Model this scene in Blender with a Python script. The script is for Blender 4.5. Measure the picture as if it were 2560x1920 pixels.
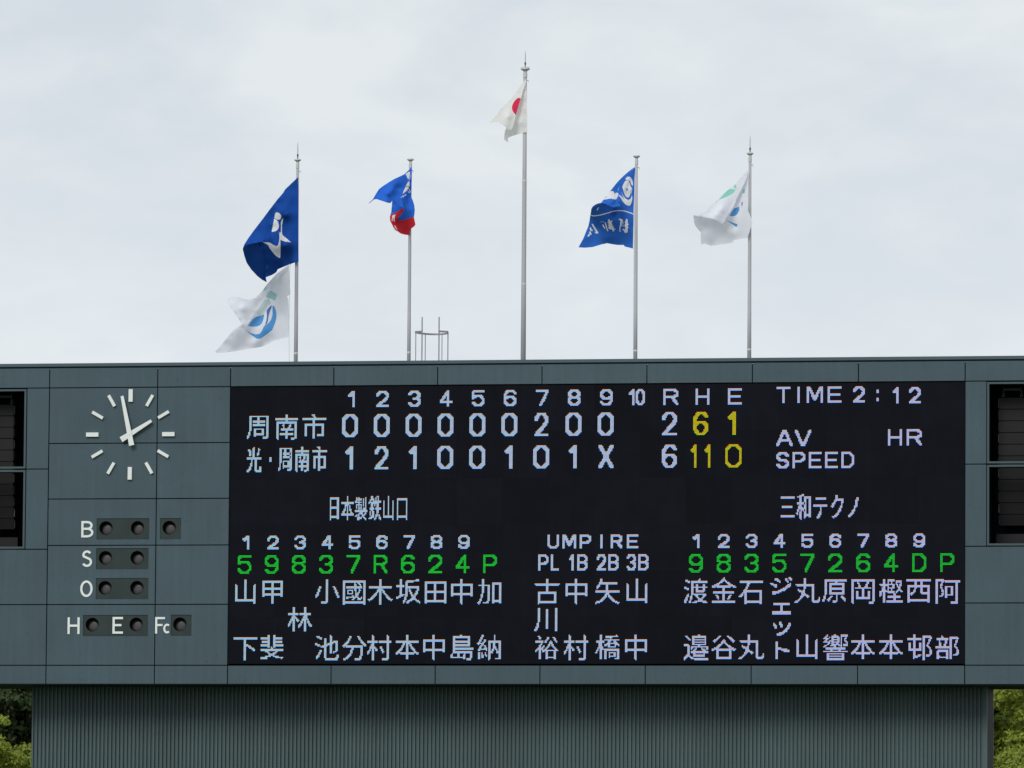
import bpy, bmesh, math, random
import numpy as np
from math import radians as R, sin, cos, pi
from mathutils import Vector, Matrix, noise
from mathutils.geometry import delaunay_2d_cdt

random.seed(7)
S = bpy.context.scene
for o in list(bpy.data.objects):
    bpy.data.objects.remove(o)
C = S.collection

# ------------------------------------------------------------------ camera
# the scoreboard front is the plane Y = 0; X runs right, Z up, screen = 16 m x 6 m
Z0 = 12.0                                   # height of the bottom edge of the LED screen above the field
CP = Vector((31.954, -144.416, -6.008 + Z0))
YAW, PIT, ROL, FPX = R(-10.110), R(4.690), R(0.410), 17085.85
fw = Vector((sin(YAW)*cos(PIT), cos(YAW)*cos(PIT), sin(PIT)))
r0 = Vector((cos(YAW), -sin(YAW), 0)); u0 = r0.cross(fw)
rt = r0*cos(ROL) + u0*sin(ROL); up = -r0*sin(ROL) + u0*cos(ROL)
cam = bpy.data.cameras.new('camera')
co = bpy.data.objects.new('camera', cam); C.objects.link(co)
m = Matrix((rt, up, -fw)).transposed().to_4x4(); m.translation = CP
co.matrix_world = m
cam.sensor_width = 36; cam.lens = FPX/2560*36; cam.clip_start = 1; cam.clip_end = 4000
S.camera = co

def at(px, py, Y=0.0):
    """point where the sight line of a photograph pixel meets the upright plane Y"""
    d = fw + rt*((px-1280)/FPX) - up*((py-960)/FPX)
    return CP + d*((Y-CP.y)/d.y)

# ------------------------------------------------------------------ daylight, overcast
S.view_settings.view_transform = 'Standard'
S.view_settings.look = 'None'
S.view_settings.gamma = 1.0
S.view_settings.exposure = 0.4
S.view_settings.use_curve_mapping = False
SUN_EL, SUN_AZ = R(40), R(196)              # high, behind the spectator
W = bpy.data.worlds.new('World'); S.world = W; W.use_nodes = True
nt = W.node_tree; nt.nodes.clear()
def N(t, **kw):
    n = nt.nodes.new(t)
    for k, v in kw.items():
        if k in n.inputs: n.inputs[k].default_value = v
        else: setattr(n, k, v)
    return n
L = lambda a, b: nt.links.new(a, b)
out = N('ShaderNodeOutputWorld'); bg = N('ShaderNodeBackground'); bg.inputs['Strength'].default_value = 0.0758
sky = N('ShaderNodeTexSky'); sky.sky_type = 'NISHITA'; sky.sun_disc = False
sky.sun_elevation = SUN_EL; sky.sun_rotation = SUN_AZ
tc = N('ShaderNodeTexCoord'); mp = N('ShaderNodeMapping'); mp.inputs['Scale'].default_value = (1, 1, 2.1)
L(tc.outputs['Generated'], mp.inputs['Vector'])
nz = N('ShaderNodeTexNoise', Scale=20.0, Detail=5.0, Roughness=0.52, Distortion=0.5); L(mp.outputs[0], nz.inputs['Vector'])
nb = N('ShaderNodeTexNoise', Scale=62.0, Detail=4.0, Roughness=0.55); L(mp.outputs[0], nb.inputs['Vector'])
sep = N('ShaderNodeSeparateXYZ'); L(tc.outputs['Generated'], sep.inputs[0])
el = N('ShaderNodeMapRange'); L(sep.outputs['Z'], el.inputs['Value'])
el.inputs['From Min'].default_value = 0.045; el.inputs['From Max'].default_value = 0.135; el.clamp = True
mixn = N('ShaderNodeMath', operation='MULTIPLY_ADD'); mixn.inputs[1].default_value = 0.34; L(nb.outputs['Fac'], mixn.inputs[0]); L(nz.outputs['Fac'], mixn.inputs[2])
cr = N('ShaderNodeMapRange'); L(mixn.outputs[0], cr.inputs['Value'])
cr.inputs['From Min'].default_value = 0.52; cr.inputs['From Max'].default_value = 0.82
low = N('ShaderNodeMix', data_type='RGBA'); low.inputs[6].default_value = (7.65, 8.2, 8.65, 1); low.inputs[7].default_value = (8.05, 8.5, 8.95, 1)
hig = N('ShaderNodeMix', data_type='RGBA'); hig.inputs[6].default_value = (6.6, 7.2, 7.75, 1); hig.inputs[7].default_value = (7.85, 8.25, 8.5, 1)
L(cr.outputs[0], low.inputs[0]); L(cr.outputs[0], hig.inputs[0])
cl = N('ShaderNodeMix', data_type='RGBA'); L(el.outputs[0], cl.inputs[0]); L(low.outputs[2], cl.inputs[6]); L(hig.outputs[2], cl.inputs[7])
fin = N('ShaderNodeMix', data_type='RGBA'); fin.inputs[0].default_value = 0.95
L(sky.outputs[0], fin.inputs[6]); L(cl.outputs[2], fin.inputs[7])
L(fin.outputs[2], bg.inputs['Color']); L(bg.outputs[0], out.inputs['Surface'])

sl = bpy.data.lights.new('sun', 'SUN'); sl.energy = 1.5; sl.angle = R(25); sl.color = (1, 0.97, 0.92)
so = bpy.data.objects.new('sun', sl); C.objects.link(so)
sd = Vector((sin(SUN_AZ)*cos(SUN_EL), cos(SUN_AZ)*cos(SUN_EL), sin(SUN_EL)))
so.rotation_euler = sd.to_track_quat('Z', 'Y').to_euler(); so.location = (0, -40, 60)

# ------------------------------------------------------------------ helpers
def mat(name, base, rough=0.6, spec=0.4, var=0.0, vscale=1.0, stretch=(1, 1, 1), metal=0.0, rnd=0.0,
        streak=0.0, speck=0.0, emit=None, bump=0.0):
    m = bpy.data.materials.new(name); m.use_nodes = True
    t = m.node_tree; b = t.nodes['Principled BSDF']
    b.inputs['Roughness'].default_value = rough; b.inputs['Metallic'].default_value = metal
    b.inputs['Specular IOR Level'].default_value = spec
    n = t.nodes.new; l = t.links.new
    tc = n('ShaderNodeTexCoord')
    col = n('ShaderNodeRGB'); col.outputs[0].default_value = (*base, 1)
    cur = col.outputs[0]
    def mul(cur, fac_out, lo, hi, fmin=0.3, fmax=0.7):
        mr = n('ShaderNodeMapRange'); mr.inputs['From Min'].default_value = fmin; mr.inputs['From Max'].default_value = fmax
        mr.inputs['To Min'].default_value = lo; mr.inputs['To Max'].default_value = hi
        l(fac_out, mr.inputs['Value'])
        v = n('ShaderNodeVectorMath'); v.operation = 'SCALE'; l(cur, v.inputs[0]); l(mr.outputs[0], v.inputs['Scale'])
        return v.outputs[0]
    def nz(scale, st=(1, 1, 1), detail=4):
        mp = n('ShaderNodeMapping'); mp.inputs['Scale'].default_value = st; l(tc.outputs['Object'], mp.inputs['Vector'])
        q = n('ShaderNodeTexNoise'); q.inputs['Scale'].default_value = scale; q.inputs['Detail'].default_value = detail
        l(mp.outputs[0], q.inputs['Vector']); return q.outputs['Fac']
    if var: cur = mul(cur, nz(vscale, stretch), 1-var, 1+var)
    if streak: cur = mul(cur, nz(1.0, (9, 9, 0.5), 5), 1-streak, 1+streak*0.6)
    if speck: cur = mul(cur, nz(14.0, (1, 1, 1), 2), 1-speck, 1.0, 0.30, 0.36)
    if rnd:
        oi = n('ShaderNodeObjectInfo'); cur = mul(cur, oi.outputs['Random'], 1-rnd, 1+rnd, 0, 1)
    l(cur, b.inputs['Base Color'])
    if bump:
        bp = n('ShaderNodeBump'); bp.inputs['Strength'].default_value = bump; bp.inputs['Distance'].default_value = 0.02
        l(nz(3.0), bp.inputs['Height']); l(bp.outputs[0], b.inputs['Normal'])
    if emit:
        b.inputs['Emission Color'].default_value = (*emit, 1); b.inputs['Emission Strength'].default_value = 1
    return m

M = {}
M['panel'] = mat('teal_grey_cladding', (0.0506, 0.0852, 0.1042), 0.6, 0.3, var=0.075, vscale=0.8, rnd=0.04, streak=0.085, speck=0.2, bump=0.08)
M['coping'] = mat('coping_metal', (0.0533, 0.0882, 0.1126), 0.45, 0.4, var=0.05, vscale=0.8, stretch=(1, 1, 4))
M['dark'] = mat('dark_backing', (0.024, 0.036, 0.04), 0.8, 0.2)
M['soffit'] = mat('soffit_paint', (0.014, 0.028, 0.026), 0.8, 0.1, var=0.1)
M['niche'] = mat('speaker_niche_black', (0.010, 0.013, 0.022), 0.9, 0.1, var=0.2)
M['frame'] = mat('opening_frame_metal', (0.0451, 0.0735, 0.0864), 0.5, 0.4, var=0.05)
M['ribs'] = mat('ribbed_cladding_paint', (0.0666, 0.1029, 0.1112), 0.5, 0.35, var=0.10, vscale=0.9, stretch=(1, 1, 0.25), streak=0.10, speck=0.1)
M['concrete'] = mat('roof_concrete', (0.22, 0.22, 0.21), 0.9, 0.2, var=0.2, vscale=2)
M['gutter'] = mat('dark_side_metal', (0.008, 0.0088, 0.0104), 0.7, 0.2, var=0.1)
M['screen'] = mat('led_screen_black', (0.0034, 0.0043, 0.0086), 0.65, 0.08, var=0.18, vscale=2.2, rnd=0.2, streak=0.12)
M['white'] = mat('white_painted_metal', (0.7254, 0.7626, 0.744), 0.5, 0.4, var=0.03, vscale=5)
M['plate'] = mat('dark_green_plate', (0.02, 0.0344, 0.0336), 0.6, 0.3, var=0.14, vscale=3, streak=0.05)
M['tube'] = mat('black_lamp_tube', (0.006, 0.009, 0.011), 0.9, 0.1)
M['lens'] = mat('unlit_lamp_lens', (0.062, 0.056, 0.061), 0.35, 0.5, var=0.12, vscale=25)
M['pole'] = mat('pole_aluminium', (0.3676, 0.3726, 0.3974), 0.5, 0.4, var=0.06, vscale=3, stretch=(1, 1, 0.2))
M['polecap'] = mat('pole_cap_aluminium', (0.55, 0.56, 0.56), 0.4, 0.5, metal=0.2)
M['rod'] = mat('lightning_rod_metal', (0.34, 0.35, 0.37), 0.4, 0.5, metal=0.4)
M['knob'] = mat('rod_base_bronze', (0.10, 0.10, 0.12), 0.5, 0.4)
M['galv'] = mat('galvanised_steel', (0.27, 0.2646, 0.2916), 0.5, 0.4, var=0.15, vscale=8, metal=0.2)
M['cord'] = mat('halyard_cord', (0.6, 0.6, 0.57), 0.8, 0.2)
M['cab'] = mat('speaker_cabinet_grey', (0.0074, 0.0074, 0.0076), 0.6, 0.3, var=0.15, vscale=3, rnd=0.08)
M['steel'] = mat('shackle_steel', (0.14, 0.14, 0.14), 0.4, 0.5, metal=0.3)
M['rig'] = mat('rigging_bar_paint', (0.032, 0.036, 0.036), 0.5, 0.4)
M['bark'] = mat('tree_bark', (0.07, 0.05, 0.035), 0.9, 0.1, var=0.3, vscale=4, stretch=(1, 1, 0.2))
M['ground'] = mat('field_grass', (0.07, 0.095, 0.04), 0.95, 0.1, var=0.2, vscale=0.1)

def obj(name, bm_or_mesh, m, parent=None, smooth=False, label=None):
    if isinstance(bm_or_mesh, bmesh.types.BMesh):
        me = bpy.data.meshes.new(name); bm_or_mesh.to_mesh(me); bm_or_mesh.free()
    else: me = bm_or_mesh
    if m is not None and not me.materials: me.materials.append(m)
    if smooth: me.polygons.foreach_set('use_smooth', [True]*len(me.polygons))
    o = bpy.data.objects.new(name, me); C.objects.link(o)
    if parent is not None: o.parent = parent
    if label: o['label'] = label
    return o
def thing(name, label, cat, group=None, loc=None):
    o = bpy.data.objects.new(name, None); C.objects.link(o); o.empty_display_size = 0.3
    if loc is not None: o.location = loc
    o['label'] = label; o['category'] = cat
    if group: o['group'] = group
    return o
def place(o, parent, wm=None):
    """parent with world placement kept (thing empties are only translated)"""
    o.parent = parent; o.location = -Vector(parent.location); return o
def box(bm, x0, x1, y0, y1, z0, z1):
    v = [bm.verts.new(p) for p in ((x0,y0,z0),(x1,y0,z0),(x1,y1,z0),(x0,y1,z0),(x0,y0,z1),(x1,y0,z1),(x1,y1,z1),(x0,y1,z1))]
    for f in ((0,1,2,3),(7,6,5,4),(0,4,5,1),(1,5,6,2),(2,6,7,3),(3,7,4,0)):
        bm.faces.new([v[i] for i in f][::-1] if False else [v[i] for i in f])
    return v
def fixn(bm): bmesh.ops.recalc_face_normals(bm, faces=bm.faces); return bm
def newbox(*a, bevel=0.0):
    bm = bmesh.new(); box(bm, *a); fixn(bm)
    if bevel: bmesh.ops.bevel(bm, geom=list(bm.edges), offset=bevel, segments=1, affect='EDGES')
    return bm
def tube(bm, pts, rad, seg=10, cap=True):
    pts = [Vector(p) for p in pts]; n = len(pts)
    rads = rad if isinstance(rad, (list, tuple)) else [rad]*n
    rings = []
    for i, p in enumerate(pts):
        d = (pts[min(i+1, n-1)] - pts[max(i-1, 0)]).normalized()
        a = Vector((0, 1, 0)) if abs(d.y) < 0.9 else Vector((1, 0, 0))
        e1 = d.cross(a).normalized(); e2 = d.cross(e1)
        rings.append([bm.verts.new(p + (e1*cos(2*pi*k/seg) + e2*sin(2*pi*k/seg))*rads[i]) for k in range(seg)])
    for a, b in zip(rings, rings[1:]):
        for k in range(seg): bm.faces.new((a[k], a[(k+1) % seg], b[(k+1) % seg], b[k]))
    if cap: bm.faces.new(rings[0][::-1]); bm.faces.new(rings[-1])
    return bm
def lathe(bm, c, prof, seg=24):
    """profile of (radius, z) turned about an upright axis"""
    rings = [[bm.verts.new((c[0]+r*cos(2*pi*k/seg), c[1]+r*sin(2*pi*k/seg), c[2]+z)) for k in range(seg)] for r, z in prof]
    for a, b in zip(rings, rings[1:]):
        for k in range(seg): bm.faces.new((a[k], a[(k+1) % seg], b[(k+1) % seg], b[k]))
    bm.faces.new(rings[0][::-1]); bm.faces.new(rings[-1])
    return bm

# ------------------------------------------------------------------ ground
bm = bmesh.new()
for p in ((-2500,-400),(2500,-400),(2500,3500),(-2500,3500)): bm.verts.new((*p, 0))
bm.faces.new(bm.verts[:]); g = obj('ground', bm, M['ground']); g['kind'] = 'structure'
# ------------------------------------------------------------------ scoreboard building
z = lambda v: v + Z0
XL, XR = -6.42, 18.30                       # ends of the building
TOP, JT, SCT, SCB, JB, BOT = 6.55, 6.015, 6.0, 0.0, -0.03, -0.44
G = 0.011                                  # half a joint
sb = thing('scoreboard_building', 'long teal grey scoreboard building with panelled front, dark side openings and ribbed lower wall', 'scoreboard', loc=(6, 1, 0))
def part(name, bm, m, label=None, smooth=False):
    o = obj(name, bm, m, smooth=smooth, label=label); return place(o, sb)
def panel(x0, x1, z0, z1, holes=()):
    """one cladding panel, with square holes where the lamp panels sit in it"""
    xs = sorted({x0+G, x1-G, *[h[0] for h in holes], *[h[1] for h in holes]})
    zs = sorted({z0+G, z1-G, *[h[2] for h in holes], *[h[3] for h in holes]})
    inside = lambda a, b: any(h[0] < a < h[1] and h[2] < b < h[3] for h in holes)
    nx, nzz = len(xs)-1, len(zs)-1
    bm = bmesh.new(); vc = {}
    def v(i, k, y):
        if (i, k, y) not in vc: vc[(i, k, y)] = bm.verts.new((xs[i], y, z(zs[k])))
        return vc[(i, k, y)]
    solid = [[not inside((xs[i]+xs[i+1])/2, (zs[k]+zs[k+1])/2) for k in range(nzz)] for i in range(nx)]
    ok = lambda i, k: 0 <= i < nx and 0 <= k < nzz and solid[i][k]
    for i in range(nx):
        for k in range(nzz):
            if not solid[i][k]: continue
            for y in (0.0, 0.035): bm.faces.new((v(i,k,y), v(i+1,k,y), v(i+1,k+1,y), v(i,k+1,y)))
            for (a, b, nb) in (((i,k),(i+1,k),(i,k-1)), ((i+1,k),(i+1,k+1),(i+1,k)), ((i+1,k+1),(i,k+1),(i,k+1)), ((i,k+1),(i,k),(i-1,k))):
                if not ok(*nb): bm.faces.new((v(*a,0.0), v(*b,0.0), v(*b,0.035), v(*a,0.035)))
    fixn(bm)
    return part('cladding_panel', bm, M['panel'])

XA, XB = -4.035, -1.62                      # upright joints left of the screen
XF, XO = -4.54, -4.59                       # frame joint and edge of the left opening
XF2, XO2 = 16.465, 16.515
OW = 1.28
OL, OR2 = XO-OW, XO2+OW                     # far edges of the openings
PW = 16/7
LAMPS = {'B1': (-2.942, -1.772, 2.704, 3.162), 'B2': (-1.532, -1.065, 2.704, 3.162), 'S': (-2.946, -1.780, 2.055, 2.514),
         'O': (-2.944, -1.776, 1.405, 1.862), 'HE': (-3.222, -1.775, 0.603, 1.060), 'FC': (-1.268, -0.808, 0.608, 1.064)}
# top and bottom bands
tops = [XL, XA, XB] + [k*PW for k in range(8)] + [XR]
for a, b in zip(tops, tops[1:]):
    panel(a, b, JT, 6.455)
    panel(a, b, BOT, JB)
# columns of panels left of the screen
for z0, z1 in ((4.80, JT), (3.588, 4.80)):
    panel(XA, XB, z0, z1); panel(XB, 0, z0, z1)
panel(XA, XB, 2.576, 3.588, [LAMPS['B1']]); panel(XB, 0, 2.576, 3.588, [LAMPS['B2']])
panel(XA, XB, 1.29, 2.576, [LAMPS['S'], LAMPS['O']]); panel(XB, 0, 1.29, 2.576)
panel(XA, XB, JB, 1.29, [LAMPS['HE']]); panel(XB, 0, JB, 1.29, [LAMPS['FC']])
# strips beside the openings and the panels under and beyond them
for a, b, c0, c1 in ((XF, XA, 4.245, JT), (XF, XA, 2.495, 4.245), (16, XF2, 4.245, JT), (16, XF2, 2.495, 4.245)):
    panel(a, b, c0, c1)
panel(XL, XA, 1.29, 2.495); panel(XL, XA, JB, 1.29)
panel(16, XR, 1.29, 2.495); panel(16, XR, JB, 1.29)
panel(XL, OL-0.05, 2.495, JT); panel(OR2+0.05, XR, 2.495, JT)
# frames round the four openings, proud of the panels
for a, b in ((OL, XO), (XO2, OR2)):
    for c0, c1 in ((2.552, 4.183), (4.300, 5.950)):
        t, y0, y1 = 0.042, -0.018, 0.10
        bm = bmesh.new()
        box(bm, a-t, b+t, y0, y1, z(c1), z(c1+t)); box(bm, a-t, b+t, y0, y1, z(c0-t), z(c0))
        box(bm, a-t, a, y0, y1, z(c0), z(c1)); box(bm, b, b+t, y0, y1, z(c0), z(c1))
        part('opening_frame', fixn(bm), M['frame'])
    bm = bmesh.new()                        # the niche behind, a black open-fronted box
    y0, y1 = 0.12, 1.40
    box(bm, a-0.05, b+0.05, y1, y1+0.05, z(2.50), z(6.0))
    box(bm, a-0.10, a-0.05, y0, y1+0.05, z(2.50), z(6.0)); box(bm, b+0.05, b+0.10, y0, y1+0.05, z(2.50), z(6.0))
    box(bm, a-0.05, b+0.05, y0, y1, z(5.985), z(6.0)); box(bm, a-0.05, b+0.05, y0, y1, z(2.48), z(2.50))
    part('speaker_niche', fixn(bm), M['niche'])
# backing behind the open joints, with the openings and the screen left free
bm = bmesh.new()
for a, b, c0, c1 in ((XL, XR, JT, 6.44), (XL, XR, BOT+0.01, JB), (XO+0.10, 0.0, JB, JT), (16, XO2-0.10, JB, JT),
                     (XL, XO+0.10, JB, 2.48), (XO2-0.10, XR, JB, 2.48), (XL, OL-0.10, 2.48, JT), (OR2+0.10, XR, 2.48, JT)):
    box(bm, a, b, 0.17, 0.21, z(c0), z(c1))
part('backing_wall', fixn(bm), M['dark'])
bm = bmesh.new()                            # rear wall and ends
box(bm, XL, XR, 2.40, 2.45, z(BOT+0.05), z(6.30)); box(bm, XL, XL+0.04, 0.04, 2.40, z(BOT+0.05), z(6.45)); box(bm, XR-0.04, XR, 0.04, 2.40, z(BOT+0.05), z(6.45))
part('rear_wall', fixn(bm), M['panel'])
part('roof_slab', newbox(XL+0.05, XR-0.05, 0.22, 2.39, z(6.02), z(6.08)), M['concrete'])
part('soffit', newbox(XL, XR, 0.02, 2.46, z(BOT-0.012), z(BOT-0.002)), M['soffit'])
part('coping', newbox(XL-0.02, XR+0.02, -0.02, 0.26, z(6.475), z(TOP), bevel=0.006), M['coping'])
part('coping_shadow_gap', newbox(XL, XR, 0.02, 0.24, z(6.452), z(6.476)), M['dark'])
# lower ribbed wall
BXL, BXR, BY = -4.60, 16.365, 1.05
prof = []
pitch = 0.0877; nr = int((BXR-0.06-BXL)/pitch)
x = BXL
for k in range(nr):
    prof += [(x, BY), (x+0.034, BY), (x+0.038, BY+0.048), (x+pitch-0.004, BY+0.048)]
    x += pitch
prof += [(x, BY), (BXR-0.05, BY)]
bm = bmesh.new()
lo = [bm.verts.new((a, b, 0.02)) for a, b in prof]; hi = [bm.verts.new((a, b, z(BOT-0.012))) for a, b in prof]
for k in range(len(prof)-1): bm.faces.new((lo[k], lo[k+1], hi[k+1], hi[k]))
o = part('ribbed_cladding', fixn(bm), M['ribs']); o['kind'] = 'stuff'
part('corner_post', newbox(BXR-0.05, BXR, BY-0.005, BY+0.07, 0.02, z(BOT-0.012)), M['ribs'])
bm = bmesh.new()
box(bm, BXL, BXL+0.03, BY+0.08, 2.38, 0.02, z(BOT-0.012)); box(bm, BXL, BXR, 2.381, 2.30, 0.02, z(BOT-0.012))
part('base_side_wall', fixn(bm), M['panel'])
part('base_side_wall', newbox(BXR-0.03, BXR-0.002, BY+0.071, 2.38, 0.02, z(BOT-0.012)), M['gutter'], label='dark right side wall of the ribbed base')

# raised white letters beside the lamps (ribbons of flat metal)
def ribbon(bm, pts, t, y0, y1, closed=False):
    pts = [Vector(p) for p in pts]; n = len(pts); a = []; b = []
    for i, p in enumerate(pts):
        if closed: d0, d1 = (p-pts[i-1]).normalized(), (pts[(i+1) % n]-p).normalized()
        else:
            d0 = (p-pts[i-1]).normalized() if i else None; d1 = (pts[i+1]-p).normalized() if i < n-1 else None
            d0 = d0 or d1; d1 = d1 or d0
        n0, n1 = Vector((-d0.y, d0.x)), Vector((-d1.y, d1.x)); mm = (n0+n1)
        mm = mm/max(0.5, mm.length_squared/2) if mm.length > 1e-3 else n0
        a.append(p+mm*t/2); b.append(p-mm*t/2)
    q = lambda P, y: bm.verts.new((P.x, y, P.y))
    A0, A1, B0, B1 = [q(p, y0) for p in a], [q(p, y1) for p in a], [q(p, y0) for p in b], [q(p, y1) for p in b]
    rng = range(n) if closed else range(n-1)
    for i in rng:
        j = (i+1) % n
        bm.faces.new((A0[i], A0[j], B0[j], B0[i])); bm.faces.new((A1[i], B1[i], B1[j], A1[j]))
        bm.faces.new((A0[i], A1[i], A1[j], A0[j])); bm.faces.new((B0[i], B0[j], B1[j], B1[i]))
    if not closed:
        for i in (0, n-1): bm.faces.new((A0[i], B0[i], B1[i], A1[i]))
def arc(cx, cy, rx, ry, a0, a1, n=14): return [(cx+rx*cos(R(a0+(a1-a0)*k/n)), cy+ry*sin(R(a0+(a1-a0)*k/n))) for k in range(n+1)]
def letter(ch, x0, x1, c0, c1, t=0.048):
    bm = bmesh.new(); h = t/2; x0 += h; x1 -= h; zz0, zz1 = z(c0)+h, z(c1)-h; w = x1-x0; H = zz1-zz0
    P = lambda pts: [(x0+a*w, zz0+b*H) for a, b in pts]
    add = lambda pts, closed=False, dy=0.0: ribbon(bm, P(pts), t, -0.014-dy, 0.004, closed)
    eh, ev = h/w, h/H
    if ch == 'H': add([(0,-ev),(0,1+ev)]); add([(1,-ev),(1,1+ev)]); add([(eh,.5),(1-eh,.5)], dy=0.001)
    if ch in 'EF':
        add([(0,-ev),(0,1+ev)]); add([(eh,1),(1+eh,1)], dy=0.001); add([(eh,.52),(.82,.52)], dy=0.001)
        if ch == 'E': add([(eh,0),(1+eh,0)], dy=0.001)
    if ch == 'O': add(arc(.5,.5,.5,.5,0,360,32)[:-1], True)
    if ch == 'c': add(arc(.56,.5,.56,.5,48,312,22))
    if ch == 'S': add(arc(.5,.76,.44,.24,28,205,14) + arc(.5,.27,.5,.27,75,-155,18)[2:])
    if ch == 'B':
        add([(0,-ev),(0,1+ev)])
        add([(eh,1),(.5,1)] + arc(.5,.765,.42,.235,80,-80,10) + [(.5,.53),(eh,.53)], dy=0.001)
        add([(.5,.53)] + arc(.5,.265,.5,.265,80,-80,12) + [(.5,0),(eh,0)], dy=0.002)
    part('letter', fixn(bm), M['white'])
letter('B', -3.282, -3.012, 2.748, 3.105); letter('S', -3.262, -3.034, 2.106, 2.466); letter('O', -3.290, -3.014, 1.452, 1.812)
letter('H', -3.562, -3.294, 0.648, 1.011); letter('F', -1.612, -1.396, 0.656, 1.014, 0.046); letter('c', -1.430, -1.279, 0.660, 0.870, 0.042)

# ------------------------------------------------------------------ count lamps
def lamp_panel(rect, centres, label, extra=None):
    x0, x1, c0, c1 = rect
    t = thing('count_lamp_panel', label, 'lamp panel', 'count lamp panels left of the screen', ((x0+x1)/2, 0.02, z(c0)))
    rad = 0.150
    bm = bmesh.new()                         # face plate with round holes
    yp = 0.012; g = 0.004
    xs = [x0+g] + [(a[0]+b[0])/2 for a, b in zip(centres, centres[1:])] + [x1-g]
    for (cx, cz), a, b in zip(centres, xs, xs[1:]):
        n = 32; ring = []; sq = []
        for k in range(n):
            an = 2*pi*k/n; dx, dz = cos(an), sin(an)
            ring.append(bm.verts.new((cx+rad*dx, yp, z(cz)+rad*dz)))
            s = min(((b-cx) if dx > 0 else (cx-a))/max(abs(dx), 1e-6), ((c1-g-cz) if dz > 0 else (cz-c0-g))/max(abs(dz), 1e-6))
            sq.append(bm.verts.new((cx+s*dx, yp, z(cz)+s*dz)))
        for k in range(n):
            j = (k+1) % n; bm.faces.new((ring[k], ring[j], sq[j], sq[k]))
        for cxx, czz in ((a, c0+g), (b, c0+g), (b, c1-g), (a, c1-g)):   # close the corners
            v = bm.verts.new((cxx, yp, z(czz))); an = math.atan2(czz-cz, cxx-cx) % (2*pi)
            k = int(an/(2*pi)*n) % n; bm.faces.new((sq[k], sq[(k+1) % n], v))
    bmesh.ops.remove_doubles(bm, verts=bm.verts, dist=1e-5); fixn(bm)
    for f in bm.faces:
        if f.normal.y > 0: f.normal_flip()
    place(obj('face_plate', bm, M['plate']), t)
    for cx, cz in centres:
        bm = bmesh.new(); n = 32
        r1 = [bm.verts.new((cx+rad*cos(2*pi*k/n), yp+0.001, z(cz)+rad*sin(2*pi*k/n))) for k in range(n)]
        r2 = [bm.verts.new((cx+rad*cos(2*pi*k/n), 0.160, z(cz)+rad*sin(2*pi*k/n))) for k in range(n)]
        for k in range(n): bm.faces.new((r1[k], r1[(k+1) % n], r2[(k+1) % n], r2[k]))
        bm.faces.new(r2)
        tb = place(obj('lamp_tube', bm, M['tube'], smooth=False), t)
        bm = bmesh.new(); prof = [(0.118, 0.0), (0.112, -0.010), (0.09, -0.018), (0.05, -0.023), (0.001, -0.025)]
        rings = [[bm.verts.new((cx+r*cos(2*pi*k/n), 0.155+dy, z(cz)-0.028+r*sin(2*pi*k/n))) for k in range(n)] for r, dy in prof]
        for a, b in zip(rings, rings[1:]):
            for k in range(n): bm.faces.new((a[k], a[(k+1) % n], b[(k+1) % n], b[k]))
        bm.faces.new(rings[-1])
        ln = obj('lens', fixn(bm), M['lens'], smooth=True); ln.parent = tb
    if extra: extra(t)
    return t
lamp_panel(LAMPS['B1'], [(-2.738, 2.952), (-2.034, 2.952)], 'dark plate with two unlit round lamps beside the white letter B')
lamp_panel(LAMPS['B2'], [(-1.330, 2.955)], 'square dark plate with one unlit lamp, in the row of the letter B')
lamp_panel(LAMPS['S'], [(-2.742, 2.304), (-2.035, 2.304)], 'dark plate with two unlit round lamps beside the white letter S')
lamp_panel(LAMPS['O'], [(-2.744, 1.652), (-2.034, 1.652)], 'dark plate with two unlit round lamps beside the white letter O')
def he(t):
    bm = bmesh.new(); x0, x1, c0, c1 = -2.562, -2.330, 0.655, 1.018; w = 0.048
    box(bm, x0, x0+w, -0.006, 0.011, z(c0), z(c1))
    for q in (c0, (c0+c1)/2-w/2+0.005, c1-w): box(bm, x0+w, x1-(0.035 if c0 < q < c1-w-0.01 else 0), -0.006, 0.011, z(q), z(q+w))
    place(obj('letter', fixn(bm), M['white']), t)
lamp_panel(LAMPS['HE'], [(-3.017, 0.853), (-2.040, 0.855)], 'long dark plate between the letters H and E lamps, white E fixed on it', he)
lamp_panel(LAMPS['FC'], [(-1.070, 0.858)], 'square dark plate with one unlit lamp beside the white letters Fc')

# ------------------------------------------------------------------ clock
ck = thing('wall_clock', 'large faceless wall clock of white bars and two white hands showing two minutes to two', 'clock', loc=(-2.21, 0, z(4.987)))
cx, cz = -2.21, z(4.987)
def bar(name, ang, r0, r1, w0, w1, y0, y1):
    """flat bar from radius r0 to r1 at a clock angle, tapering w0 to w1"""
    d = Vector((sin(R(ang)), 0, cos(R(ang)))); n = Vector((d.z, 0, -d.x)); c = Vector((cx, 0, cz))
    bm = bmesh.new(); P = []
    for r, w in ((r0, w0), (r1, w1)):
        for s in (-1, 1):
            for y in (y0, y1): P.append(bm.verts.new(c + d*r + n*s*w/2 + Vector((0, y, 0))))
    for f in ((0,1,3,2),(4,6,7,5),(0,4,5,1),(2,3,7,6),(0,2,6,4),(1,5,7,3)): bm.faces.new([P[i] for i in f])
    return place(obj(name, fixn(bm), M['white']), ck)
for k in range(12):
    bar('hour_mark', k*30, 0.712, 0.985, 0.09 if k % 3 == 0 else 0.066, 0.09 if k % 3 == 0 else 0.066, -0.045, 0.0)
bar('hour_hand', 58.6, -0.225, 0.56, 0.125, 0.062, -0.085, -0.065)
bar('minute_hand', -11.9, -0.250, 0.85, 0.115, 0.064, -0.115, -0.095)
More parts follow.
